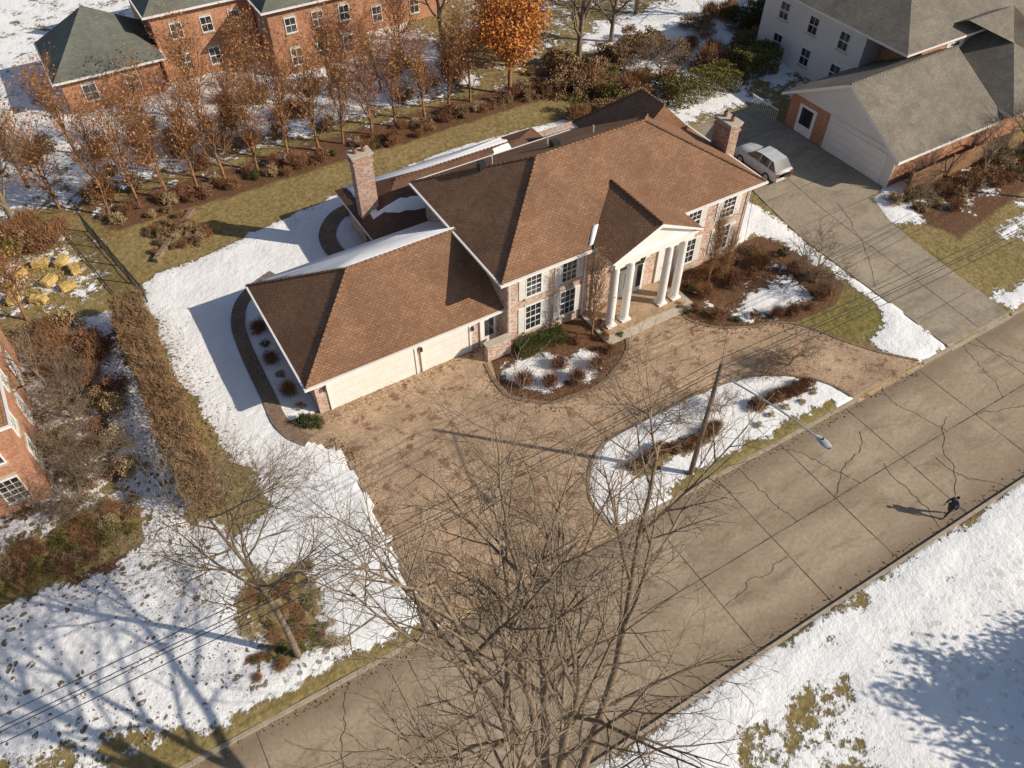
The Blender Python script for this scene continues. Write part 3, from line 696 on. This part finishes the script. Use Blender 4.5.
while x<30.5:
    o=D.objects.new('hornbeam_tree',row[k%4]); o.location=(x,56+R.uniform(-.4,.4)+(.03*x),.1); o.rotation_euler=(0,0,R.uniform(0,6.28)); s_=R.uniform(.95,1.15); o.scale=(s_,s_,s_*R.uniform(.98,1.12)); link(o); x+=R.uniform(2.0,2.7);k+=1
for (x,y,sc) in ((-5,63,1.1),(-1,66,1.0),(4,64,.9),(9,66,1.1),(14,66,1.0),(20,64,1.0),(27,65,1.05),(37,63,1.0),(-7.5,47.5,.8),(11,62,.8),(24,62.5,.9),(-3.5,59,1.0),(-9,60,1.2)):
    o=D.objects.new('hornbeam_tree',row[k%4]); o.location=(x,y,.1); o.rotation_euler=(0,0,R.uniform(0,6)); o.scale=(sc*1.2,sc*1.2,sc); link(o);k+=1
sp=[]
for s_ in range(3):
    ln,_=grow(60+s_,[lv(6,5.5,.12,25,50,.35),lv(6,3.0,.05,25,55,.2),lv(6,1.5,.024,25,60,.15),lv(5,.75,.013,25,60,.15)],5.0,.24,up=.05,wob=.12)
    sp.append(tubes('m',ln,'bark',mesh_only=True))
for i_,(x,y,sc) in enumerate(((41.5,57.5,1.25),(47,60,1.0),(-6.5,57.5,1.0),(60,58,1.0),(63,27.2,.62),(66,24.5,.7),(56,31,.35),(53,64,1.1),(72,62,1.1),(33,68,1.0),(-10,62,1.1),(57.5,26.6,.55),(36.5,60.5,1.0),(-7.2,39.5,.6))):
    o=D.objects.new('bare_tree',sp[i_%3]); o.location=(x,y,.1); o.rotation_euler=(0,0,i_*1.3); o.scale=(sc,sc,sc); link(o)
def clumps(rs_,n,c,rad,nc=40,sp_=.5,shell=.5):
    cc=rs_.normal(size=(nc,3)); cc/=np.linalg.norm(cc,axis=1)[:,None]; cc*=rs_.uniform(shell,1,(nc,1))
    pts=cc[rs_.randint(0,nc,n)]+rs_.normal(0,sp_*.35,(n,3))
    return np.array(c)+pts*np.array(rad)
rs_=np.random.RandomState(9)
ln,_=grow(77,[lv(10,3.6,.07,30,60,.25),lv(6,1.8,.03,25,55,.2),lv(4,.8,.015,25,60,.2)],7,.2,up=.05)
tubes('oak_tree',ln,'bark2',leaves=('orange',clumps(rs_,8000,(0,0,6.0),(3.3,3.3,3.0),70,.45,.35),.13,.6,rs_),loc=(33.6,56.5,.1))
orn=[]
for s_ in range(3):
    ln,_=grow(90+s_,[lv(7,1.9,.035,35,65,.3),lv(6,1.1,.018,30,60,.15),lv(6,.6,.011,30,60,.15),lv(5,.3,.008,30,60,.15)],1.0,.08,up=.04,wob=.16)
    orn.append(tubes('m',ln,'bark',mesh_only=True))
for i_,(x,y,sc) in enumerate(((38.1,24.4,1.5),(31.3,19.7,.9),(22.6,19.6,.8),(25.2,19.0,.7),(-6.5,37.5,1.3),(-7,35,1.2),(-6.0,40,1.0),(53.5,29,1.2),(47.5,53,1.3),(29.6,19.9,.65),(-9,31.6,1.1),(51.4,27,.8),(-6.3,33,1.3),(-7.2,31.2,1.2))):
    o=D.objects.new('ornamental_maple_tree',orn[i_%3]); o.location=(x,y,.1); o.rotation_euler=(0,0,i_*1.7); o.scale=(sc,)*3; link(o)
for i_,(x,y,h) in enumerate(((22.5,27.9,1.1),(31.9,28.0,1.0),(32.9,27.6,.75))):
    rs_=np.random.RandomState(i_+4)
    ln,tips=grow(120+i_,[lv(30,2.0,.022,14,32,.08),lv(8,.9,.012,15,42,.15),lv(5,.4,.009,20,45,.2)],4.6,.07,up=.2,wob=.07,taper=.2)
    tp=np.array(tips)
    o=tubes('columnar_beech_tree',ln,'bark2',leaves=('hedgebrown',tp,.04,.6,rs_),loc=(x,y,.1)); o.scale=(h,h,h)
def twigmass(name,n,fn,mat,ln_=.25,wd=.012,up=.6,seed=0,loc=(0,0,0)):
    rs_=np.random.RandomState(seed); p=fn(rs_,n); d=rs_.normal(size=(n,3)); d[:,2]=np.abs(d[:,2])+up; d/=np.linalg.norm(d,axis=1)[:,None]
    s_=np.cross(d,rs_.normal(size=(n,3))); s_/=np.linalg.norm(s_,axis=1)[:,None]; l=(ln_*rs_.uniform(.6,1.4,n))[:,None]
    V=np.stack([p-s_*wd,p+s_*wd,p+d*l+s_*wd*.4,p+d*l-s_*wd*.4],1).reshape(-1,3)
    me=D.meshes.new(name); me.from_pydata(V.tolist(),[],[(4*i_,4*i_+1,4*i_+2,4*i_+3) for i_ in range(n)]); me.materials.append(M[mat])
    o=D.objects.new(name,me); o.location=loc; return link(o)
def leafmass(name,n,fn,mat,sz=.05,seed=0,loc=(0,0,0),asp=.6,mesh_only=False):
    rs_=np.random.RandomState(seed); return tubes(name,[],mat,leaves=(mat,fn(rs_,n),sz,asp,rs_),loc=loc,mesh_only=mesh_only)
def boxfn(x0,x1,y0,y1,z0,z1,bumpy=.12,shell=.6):
    def f(rs_,n):
        p=rs_.uniform(0,1,(n,3)); k=int(n*shell); ax=rs_.choice([0,1,2,2],k)
        for a_ in (0,1):
            m_=ax==a_; idx=np.arange(k)[m_]; p[idx,a_]=np.where(rs_.rand(len(idx))<.5,rs_.uniform(0,.12,len(idx)),rs_.uniform(.88,1,len(idx)))
        idx=np.arange(k)[ax==2]; p[idx,2]=rs_.uniform(.86,1,len(idx))
        q=np.column_stack([x0+(x1-x0)*p[:,0],y0+(y1-y0)*p[:,1],z0+(z1-z0)*p[:,2]])
        w=np.sin(q[:,1]*1.7+q[:,0]*2.3)*np.sin(q[:,1]*.9+1+q[:,0]*1.1)
        q[:,2]+=w*bumpy*p[:,2]
        q[:,0]=q[:,0]+(w*bumpy if (x1-x0)<(y1-y0) else 0)
        if (x1-x0)>(y1-y0): q[:,1]+=w*bumpy
        return q+rs_.normal(0,.03,(n,3))
    return f
def ballfn(r_,h_,nc=26):
    def f(rs_,n):
        p=clumps(rs_,n,(0,0,h_*.5),(r_,r_,h_*.55),nc,.5,.5); p[:,2]=np.abs(p[:,2]); return p
    return f
twigmass('tall_hedge',34000,boxfn(-2.6,-.8,27.2,43.6,.1,2.6,.22,.65),'hedgebrown',.28,.015,.5,1)
leafmass('boxwood_hedge',9000,boxfn(17.6,20.9,28.2,29.3,.1,.95,.08,.75),'green',.035,2)
for i_,(x0,x1,y0,y1,h,mt) in enumerate(((44,51,46.4,49.0,2.2,'olive'),(52.5,56.5,47.2,49.5,2.4,'olive'),(37.5,43.5,48.6,50,1.4,'hedgebrown'),(44,50,55,57,1.8,'hedgebrown'),(58,68,54,56.5,2.2,'yew'))):
    leafmass('clipped_hedge',11000,boxfn(x0,x1,y0,y1,.1,h,.2,.7),mt,.075,10+i_)
shr={}
for key,mt in (('barberry','barberry'),('green','green'),('yew','yew'),('olive','olive'),('brown','hedgebrown'),('tan','tan')):
    shr[key]=[leafmass('s',1500,ballfn(.55,.8),mt,.04,k_,mesh_only=True) for k_ in (1,2)]
tw=[];twb=[]
for k_ in range(3):
    f=lambda rs_,n:np.column_stack([rs_.normal(0,.22,n),rs_.normal(0,.22,n),rs_.uniform(0,.6,n)])
    o=twigmass('tmp',1100,f,'barberry',.3,.009,.9,k_); tw.append(o.data); D.objects.remove(o)
    o=twigmass('tmp',1100,f,'bark2',.34,.009,.9,k_+5); twb.append(o.data); D.objects.remove(o)
def shrub(key,x,y,s_=1.,nm=None,z=.1,sz=None):
    me=tw[R.randrange(3)] if key=='twig' else (twb[R.randrange(3)] if key=='stem' else shr[key][R.randrange(2)])
    nm=nm or {'twig':'bare_shrub','stem':'bare_shrub','barberry':'barberry_shrub','green':'boxwood_shrub','yew':'yew_shrub','olive':'juniper_shrub','brown':'dormant_shrub','tan':'ornamental_grass'}[key]
    o=D.objects.new(nm,me); o.location=(x,y,z); o.rotation_euler=(0,0,R.uniform(0,6.28)); o.scale=(s_*R.uniform(.9,1.15),s_*R.uniform(.9,1.15),(sz or s_)*R.uniform(.85,1.15)); link(o)
for k in range(17): shrub(R.choice(['barberry','brown','twig']),18.5+k*.36,18.2+R.uniform(-.14,.14)+.3*math.sin(k*.4),.72,sz=.75)
for k in range(12): shrub(R.choice(['barberry','brown','twig']),27.1+k*.35,18.2+R.uniform(-.14,.14)-.03*k,.72,sz=.75)
for k in range(5): shrub('tan',26.4+k*1.1,17.2+R.uniform(-.2,.2),.4)
for (x,y) in ((18.0,25.7),(19.6,25.2),(21.2,25.5),(22.5,26.2),(19.3,26.7),(16.8,26.6)): shrub('twig',x,y,R.uniform(.7,1.15))
for (x,y) in ((21.5,27.9),(22.9,27.3),(23.3,28.2)): shrub('barberry',x,y,.7)
for k in range(7): shrub(R.choice(['stem','brown','barberry']),29.8+k*.85,28.8+R.uniform(-.3,.2),.85)
for (x,y,t,s_) in ((29.5,26.4,'barberry',.7),(30.3,25.2,'stem',.9),(31.2,24.3,'green',.5),(32.4,24.0,'barberry',.65),(33.6,23.3,'twig',.9),(34.7,23.0,'twig',1.0),(31,27.2,'stem',1.1),(33.2,27.1,'twig',1.2),(34.9,26.9,'barberry',.8),(36.2,27.6,'stem',1.2),(37.7,26.0,'twig',1.1),(30.3,28,'green',.6),(36.8,29,'brown',.9),(38.3,27.6,'yew',.7),(36.0,22.7,'brown',.6),(37.5,23.1,'stem',1.1),(28.9,27.2,'brown',.5),(38.2,24.8,'stem',1)): shrub(t,x,y,s_)
for (x,y,t,s_) in ((5.1,29.9,'green',.8),(4.6,30.4,'yew',.8),(4.8,31.6,'tan',.5),(4.6,33,'stem',.9),(4.7,34.5,'tan',.5),(4.6,36,'stem',.9),(4.7,37.5,'barberry',.5),(4.9,39,'stem',1),(24.0,27.0,'green',.4),(28.8,26.5,'green',.4)): shrub(t,x,y,s_)
for k in range(50):
    a_=R.uniform(0,1); x=-12+7.2*a_; y=28.6+R.uniform(-1.2,1.3)+.4*a_
    shrub(R.choice(['olive','olive','stem','stem','brown','tan']),x,y,R.uniform(.7,1.1),sz=R.uniform(.3,.6))
for k in range(54): shrub(R.choice(['olive','olive','tan','stem']),R.uniform(-2.6,1.5),R.uniform(17.2,22.2),R.uniform(.4,.8),sz=R.uniform(.15,.3),nm='ground_cover_shrub')
for k in range(34): shrub(R.choice(['brown','stem','stem','tan','barberry']),R.uniform(-8.0,-4.0),R.uniform(30,45.8),R.uniform(1.0,1.8))
for k in range(80): shrub(R.choice(['brown','stem','stem','barberry','green','tan','twig']),R.uniform(-2,42),R.uniform(54.2,56.4),R.uniform(.6,1.2))
for k in range(26): shrub(R.choice(['stem','brown','tan']),R.uniform(1.2,5),R.uniform(49.6,53.4),R.uniform(.5,.9))
for k in range(60): shrub(R.choice(['brown','stem','barberry','olive','stem','brown']),R.uniform(36,68),R.uniform(49,60),R.uniform(1.2,2.4))
for k in range(24): shrub(R.choice(['brown','stem','tan','green']),R.uniform(36.8,41.5),R.uniform(37,47.5),R.uniform(.8,1.4))
for k in range(34): shrub(R.choice(['brown','stem','barberry','tan']),R.uniform(49.5,64),R.uniform(25,28.0),R.uniform(.7,1.4))
for k in range(50): shrub(R.choice(['brown','stem','brown','twig']),R.uniform(-9,40),R.uniform(58.5,68),R.uniform(1.,2.0))
for k in range(16): shrub(R.choice(['stem','brown','green']),R.uniform(14,34),R.uniform(46.8,48.3),R.uniform(.7,1.2))
for k in range(16): shrub(R.choice(['brown','olive','stem']),R.uniform(-9.5,-2.5),R.uniform(54,58.5),R.uniform(1.0,1.8))
# fallen leaves gathered along edges
rs_=np.random.RandomState(33); LP=[]
def litter(pts,n,sp_,z):
    for _ in range(n):
        k=rs_.randint(len(pts)-1);t=rs_.rand(); LP.append((pts[k][0]+(pts[k+1][0]-pts[k][0])*t+rs_.normal(0,sp_),pts[k][1]+(pts[k+1][1]-pts[k][1])*t+rs_.normal(0,sp_),z+rs_.uniform(0,.03)))
litter([(15.2,28.5),(15.2,26),(17.3,24.2),(20.2,23.9),(22.9,24.9),(24.5,26.6)],500,.3,.13)
litter([(28.3,26.5),(29.4,24.2),(33.3,22.4),(35.4,19.3)],500,.35,.13)
litter([(5.8,16.5),(5.9,26.5),(5.3,28.4)],450,.3,.13); litter([(6,30.2),(17,30.2)],400,.3,.13)
litter([(16,20.6),(21,21.1),(27,20.9),(31,19.2)],350,.3,.13); litter([(-.3,27),(-.3,44)],900,.6,.2); litter([(-3.1,27),(-3.1,44)],900,.6,.2)
litter([(-12,18),(-3,20),(-8,26),(-3,28),(-4,44)],1600,1.4,.19); litter([(0,48),(14,50),(35,50.5)],800,1.2,.17); litter([(-20,7.4),(40,7.4)],500,.15,.01); litter([(-20,15.4),(4,15.4)],350,.15,.01); litter([(16,15.4),(38,15.4)],350,.15,.01)
tubes('fallen_leaves',[],'hedgebrown',leaves=('hedgebrown',np.array(LP),.05,.7,rs_))
rs_=np.random.RandomState(21)
for (x,y,s_) in ((30.8,-5.6,1.0),(33.5,-4.9,.85),(34.3,-8.2,1.0),(30.5,-9.4,1.0)):
    ln,_=grow(int(x*3),[lv(8,2.4,.06,30,60,.3),lv(4,1.2,.03,25,55,.2)],5,.2)
    o=tubes('juniper_tree',ln,'bark',leaves=('yew',clumps(rs_,6500,(0,0,4.4),(2.5,2.5,2.9),60,.5,.3),.16,.5,rs_),loc=(x,y,.1)); o.scale=(s_,)*3
# ------------------------------------------------------------------ fences
def iron_fence(name,p0,p1,h,mat='metal',sp_=.13,post=2.0):
    mb=MB(); p0=Vector(p0);p1=Vector(p1);d=p1-p0;n_=int(d.length/sp_)
    for k in range(n_+1):
        p=p0+d*k/n_; mb.cyl((p.x,p.y,.12),(p.x,p.y,h),.014,.014,4,mat)
    for z in (.3,h-.18,h-.03): mb.cyl((p0.x,p0.y,z),(p1.x,p1.y,z),.028,.028,4,mat)
    m_=max(1,int(d.length/post))
    for k in range(m_+1):
        p=p0+d*k/m_; mb.cyl((p.x,p.y,.0),(p.x,p.y,h+.12),.05,.05,6,mat)
    mb.build(name)
iron_fence('iron_fence',(-6.6,41.4,0),(-2.6,42.0,0),1.35)
iron_fence('iron_fence',(-.5,45.2,0),(-2.3,55.0,0),1.6,sp_=.15)
mb=MB(); x=51.4
while x<63:
    mb.box(x,28.3,.1,x+.14,28.325,1.85+R.uniform(-.02,.02),'fencewood'); x+=.155
for k in range(6): mb.box(51.4+k*2.3,28.375,.05,51.52+k*2.3,28.49,1.9,'fencewood')
mb.box(51.4,28.328,.5,63,28.37,.6,'fencewood'); mb.box(51.4,28.328,1.5,63,28.37,1.6,'fencewood')
mb.build('wooden_fence')
mb=MB(); pts=[(1.0,49.0),(2.8,51.2),(4.9,53.6)]
for k in range(2):
    a_=Vector(pts[k]+(0,));b_=Vector(pts[k+1]+(0,));d=b_-a_;n_=int(d.length/.4);nn=Vector((-d.y,d.x,0)).normalized()
    for i_ in range(n_):
        for z in (0,1):
            p=a_+d*(i_/n_);q=a_+d*((i_+.94)/n_);w=.16+R.uniform(-.02,.02); z0=.08+z*.19;z1=z0+.18
            b4=[p-nn*w,q-nn*w,q+nn*w,p+nn*w]; mb.hexa([(v_.x,v_.y,z0) for v_ in b4],[(v_.x,v_.y,z1) for v_ in b4],'pathbrick')
mb.build('stone_retaining_wall')
# ------------------------------------------------------------------ street lamp pole, wires
E=empty('street_lamp'); mb=MB()
mb.cyl((21,16.5,-.1),(21,16.5,8.7),.15,.095,12,'wood'); mb.build('pole',E)
mb=MB()
prev=None
for k in range(13):
    t=k/12; p=(21+.45*t,16.5-5.5*t,8.0+.9*math.sin(t*1.5))
    if prev: mb.cyl(prev,p,.04,.04,8,'galv')
    prev=p
mb.cyl((21,16.5,8.55),(21.2,14,8.72),.012,.012,5,'galv')
mb.build('arm',E)
mb=MB(); hx,hy,hz=21.48,10.75,8.88
secs=[(-.42,.07,.05),(-.28,.15,.09),(0,.20,.12),(.28,.16,.10),(.40,.07,.05)]
pr=None
for (dy,w,h) in secs:
    ring=[(hx+w*math.cos(t),hy-dy,hz+h*math.sin(t)*(1 if math.sin(t)>0 else .6)) for t in [i_*math.pi/6 for i_ in range(12)]]
    if pr:
        for i_ in range(12): mb.face([pr[i_],pr[(i_+1)%12],ring[(i_+1)%12],ring[i_]],'galv')
    else: mb.face(ring,'galv')
    pr=ring
mb.face(pr[::-1],'galv'); mb.cyl((hx,hy,hz-.05),(hx,hy,hz-.16),.13,.08,12,'glass'); mb.cyl((hx,hy+.1,hz+.1),(hx,hy+.1,hz+.2),.045,.04,8,'metal')
mb.build('luminaire',E,smooth=True)
def pole(x,y,h):
    e=empty('utility_pole'); m_=MB(); m_.cyl((x,y,-.1),(x,y,h),.15,.1,10,'wood'); m_.build('pole',e); m_=MB(); m_.box(x-.05,y-.9,h-.6,x+.05,y+.9,h-.48,'wood'); m_.build('crossarm',e)
pole(66,16.5,9.3); pole(-26,16.5,9.3)
def wire(name,p0,p1,sag):
    mb=MB();prev=None
    for k in range(25):
        t=k/24;p=tuple(p0[c]+(p1[c]-p0[c])*t for c in range(3));p=(p[0],p[1],p[2]-sag*4*t*(1-t))
        if prev: mb.cyl(prev,p,.017,.017,4,'metal',False)
        prev=p
    mb.build(name)
for dz,dy in ((0,0),(-.35,.05),(-.8,-.1),(.15,.3)):
    wire('power_line',(21,16.5+dy,8.5+dz),(66,16.5+dy,8.9+dz),.9); wire('power_line',(-26,16.5+dy,8.9+dz),(21,16.5+dy,8.5+dz),.9)
wire('power_line',(21,16.5,8.4),(35.9,29.5,5.5),.4)
# ------------------------------------------------------------------ hay bales
def bale(x,y,rot,L_=1.0,W_=.62,H_=.45):
    bm=bmesh.new(); bmesh.ops.create_cube(bm,size=1); bmesh.ops.scale(bm,vec=(L_,W_,H_),verts=bm.verts)
    bmesh.ops.bevel(bm,geom=bm.edges[:],offset=.06,segments=2,affect='EDGES'); bmesh.ops.subdivide_edges(bm,edges=bm.edges[:],cuts=3,use_grid_fill=True)
    for v_ in bm.verts:
        v_.co+=Vector((R.gauss(0,.02),R.gauss(0,.02),R.gauss(0,.018)))
        if abs(abs(v_.co.x)-L_*.22)<.05: v_.co.y*=.95;v_.co.z*=.95
    me=D.meshes.new('hay_bale'); bm.to_mesh(me); bm.free(); me.materials.append(M['straw'])
    o=D.objects.new('hay_bale',me); o.location=(x,y,.1+H_/2); o.rotation_euler=(0,0,rot); link(o)
    rs_=np.random.RandomState(int(x*10+y*7)%1000+5); n_=350
    p=rs_.uniform(-.5,.5,(n_,3))*np.array([L_,W_,H_])*1.06
    s_=twigmass('loose_straw',n_,lambda a,b:p,'straw',.12,.008,0,1); s_.parent=o
for (x,y,a_) in ((-7.2,52.3,.4),(-5.8,52.7,-.3),(-4.5,52.2,1.0),(-3.9,50.9,1.7),(-4.6,49.3,.2),(-6.5,48.9,-.6),(-7.9,49.8,1.3),(-8.0,51.2,2.0),(-5.6,50.5,.7)):
    bale(x,y,a_)
twigmass('loose_straw',1500,lambda a,b:np.column_stack([a.normal(-6,1.6,b),a.normal(50.8,1.5,b),a.uniform(.13,.19,b)]),'straw',.2,.012,0,1)
# ------------------------------------------------------------------ parked car
m,nt,p=newmat('car_paint_silver',.25,.6); v=coord(nt); L(nt,ramp(nt,noise(nt,v,2,2),[(.3,(.48,.49,.51)),(.7,(.58,.59,.61))]),p.inputs['Base Color']); p.inputs['Coat Weight'].default_value=.6; M['car']=m
M['tyre']=vary('tyre_rubber',(.02,.02,.02),(.04,.04,.04),8,.8)
m,nt,p=newmat('tail_lamp',.3,.5); v=coord(nt); L(nt,ramp(nt,noise(nt,v,5,2),[(.3,(.35,.01,.01)),(.7,(.5,.03,.02))]),p.inputs['Base Color']); M['tail']=m
def car(x,y,rot):
    e=empty('parked_car',(x,y,.125)); e.rotation_euler=(0,0,rot)
    mb=MB(); xs_=[-2.35,-2.28,-2.1,-1.6,-1.05,-.4,.2,.9,1.6,2.1,2.28,2.33]
    top=[.72,.88,.97,1.02,1.06,1.07,1.07,1.07,1.06,1.04,1.0,.85]; wd=[.72,.82,.90,.93,.94,.94,.94,.94,.94,.91,.86,.78]
    def sec(i_):
        x_,t,w=xs_[i_],top[i_],wd[i_]; return [(x_,-w*.93,.28),(x_,-w,.5),(x_,-w,.8*t),(x_,-w*.93,t),(x_,0,t+.02),(x_,w*.93,t),(x_,w,.8*t),(x_,w,.5),(x_,w*.93,.28)]
    for i_ in range(len(xs_)-1):
        a_,b_=sec(i_),sec(i_+1)
        for k in range(8): mb.face([a_[k],a_[k+1],b_[k+1],b_[k]],'car')
    mb.face(sec(0),'car'); mb.face(sec(len(xs_)-1)[::-1],'car'); mb.build('body',e,smooth=True)
    mb=MB(); g=[(-1.05,.86,1.05),(-.3,.70,1.58),(.4,.68,1.66),(1.6,.68,1.62),(2.1,.80,1.06)]
    for i_ in range(4):
        (xa,wa,za),(xb,wb,zb)=g[i_],g[i_+1]; mt='glass' if i_ in (0,3) else 'car'
        mb.face([(xa,-wa,za),(xb,-wb,zb),(xb,wb,zb),(xa,wa,za)],mt)
    for s_ in (-1,1):
        q=[(a_[0],s_*a_[1],a_[2]) for a_ in g]+[(2.1,s_*.87,1.05),(-1.05,s_*.87,1.05)]
        mb.face(q if s_<0 else q[::-1],'glass')
        for xx in (.35,1.35): mb.cyl((xx,s_*.885,1.05),(xx+.02,s_*.71,1.63),.035,.035,5,'car')
    mb.build('cabin',e)
    mb=MB()
    for xx in (-1.45,1.4):
        for s_ in (-1,1):
            mb.cyl((xx,s_*.72,.34),(xx,s_*.96,.34),.35,.35,20,'tyre'); mb.cyl((xx,s_*.962,.34),(xx,s_*.975,.34),.22,.2,12,'galv')
    mb.build('wheels',e); mb=MB()
    for s_ in (-1,1):
        mb.box(2.3,s_*.7-.12,.75,2.36,s_*.7+.12,.95,'tail'); mb.box(-2.37,s_*.62-.15,.66,-2.3,s_*.62+.15,.8,'glass'); mb.box(-.75,s_*1.0-.08,1.02,-.6,s_*1.0+.08,1.14,'car')
    mb.box(-2.38,-.4,.45,-2.33,.4,.65,'metal'); mb.build('lamps_and_mirrors',e)
car(44.4,36.4,math.radians(-90))
# ------------------------------------------------------------------ person walking on the road
M['coat']=vary('dark_jacket',(.03,.035,.05),(.06,.065,.085),6); M['jeans']=vary('dark_jeans',(.05,.045,.04),(.09,.08,.07),6)
M['skin']=vary('skin',(.42,.26,.19),(.5,.32,.24),4,.6); M['hair']=vary('brown_hair',(.04,.025,.015),(.08,.05,.03),20); M['shoe']=vary('shoes',(.03,.03,.03),(.07,.06,.05),6)
def skinned(name,pts,edges,rad,mat,parent,root=0):
    me=D.meshes.new(name); me.from_pydata(pts,edges,[]); o=D.objects.new(name,me); link(o,parent)
    o.modifiers.new('s','SKIN')
    for i_,v_ in enumerate(me.skin_vertices[0].data):
        rr=rad[i_]; v_.radius=rr if isinstance(rr,tuple) else (rr,rr); v_.use_root=(i_==root)
    ss=o.modifiers.new('ss','SUBSURF'); ss.levels=2; ss.render_levels=2
    me.materials.append(M[mat]); return o
e=empty('person',(30.6,7.75,0)); e.rotation_euler=(0,0,math.radians(165))
skinned('jeans',[(0,0,.95),(0,.10,.90),(.14,.11,.52),(.20,.11,.12),(0,-.10,.90),(-.06,-.11,.50),(-.27,-.11,.16)],[(0,1),(1,2),(2,3),(0,4),(4,5),(5,6)],[(.13,.15),.095,.065,.05,.095,.065,.05],'jeans',e)
skinned('jacket',[(0,0,.92),(.01,0,1.15),(.02,0,1.38),(.02,.17,1.42),(-.08,.24,1.16),(.03,.26,.93),(.02,-.17,1.42),(.13,-.24,1.17),(.27,-.22,1.0),(.02,0,1.48)],[(0,1),(1,2),(2,3),(3,4),(4,5),(2,6),(6,7),(7,8),(2,9)],[(.16,.12),(.155,.12),(.16,.12),.075,.055,.042,.075,.055,.042,.06],'coat',e)
skinned('head',[(.03,0,1.50),(.04,0,1.58),(.055,0,1.68)],[(0,1),(1,2)],[.05,.075,(.088,.078)],'skin',e)
mb=MB(); mb.cyl((.15,0,1.63),(.165,0,1.60),.008,.015,6,'skin')
for s_ in (-1,1): mb.cyl((.125,s_*.032,1.645),(.138,s_*.032,1.645),.012,.009,6,'hair'); mb.cyl((.05,s_*.078,1.63),(.05,s_*.09,1.63),.028,.02,6,'skin')
mb.box(.125,-.02,1.57,.135,.02,1.577,'hair'); mb.build('face',e)
skinned('hair',[(.03,0,1.72),(-.01,0,1.68),(-.02,0,1.61)],[(0,1),(1,2)],[.088,.09,.07],'hair',e)
for nm,(hx,hy,hz),s_ in (('left_hand',(.045,.26,.88),1),('right_hand',(.31,-.215,.95),-1)):
    pts=[(hx-.01,hy,hz+.04),(hx,hy,hz-.02)];ed=[(0,1)];rd=[.03,(.035,.02)]
    for k in range(4):
        o0=len(pts); dx=(k-1.5)*.02; l=(.07,.08,.075,.06)[k]; pts+= [(hx+dx,hy,hz-.04),(hx+dx+.005,hy-s_*.008,hz-.04-l*.5),(hx+dx+.01,hy-s_*.025,hz-.04-l)]; ed+= [(1,o0),(o0,o0+1),(o0+1,o0+2)]; rd+= [.010,.009,.008]
    o0=len(pts); pts+= [(hx+.04,hy-s_*.01,hz-.01),(hx+.055,hy-s_*.02,hz-.05)]; ed+= [(1,o0),(o0,o0+1)]; rd+= [.011,.009]
    skinned(nm,pts,ed,rd,'skin',e)
skinned('left_shoe',[(.17,.11,.07),(.25,.115,.055),(.36,.12,.05)],[(0,1),(1,2)],[.055,.048,.038],'shoe',e)
skinned('right_shoe',[(-.30,-.11,.14),(-.24,-.11,.07),(-.15,-.115,.045)],[(0,1),(1,2)],[.05,.046,.036],'shoe',e)
# ------------------------------------------------------------------ light, sky, camera
w=D.worlds.new('World'); C.scene.world=w; w.use_nodes=True; nt=w.node_tree; bg=nt.nodes['Background']
sk=nd(nt,'ShaderNodeTexSky',sky_type='NISHITA'); sk.sun_disc=False; sk.sun_elevation=math.radians(31); sk.sun_rotation=math.radians(133)
L(nt,sk.outputs[0],bg.inputs[0]); bg.inputs[1].default_value=.092
sl=D.lights.new('sun','SUN'); sl.energy=5.0; sl.angle=math.radians(.5); sl.color=(1,.895,.74); so=D.objects.new('sun',sl); link(so)
el=math.radians(31); s_=Vector((.73*math.cos(el),-.683*math.cos(el),math.sin(el))); so.rotation_euler=s_.to_track_quat('Z','Y').to_euler(); so.location=(60,-40,60)
cam=D.cameras.new('camera'); cam.lens=28; cam.sensor_width=36; cam.clip_end=3000; co=D.objects.new('camera',cam); link(co)
co.location=(0,0,35); co.rotation_euler=(math.radians(90-48),0,math.radians(-30.9)); C.scene.camera=co
C.scene.view_settings.view_transform='Standard'; C.scene.view_settings.look='None'; C.scene.view_settings.exposure=0
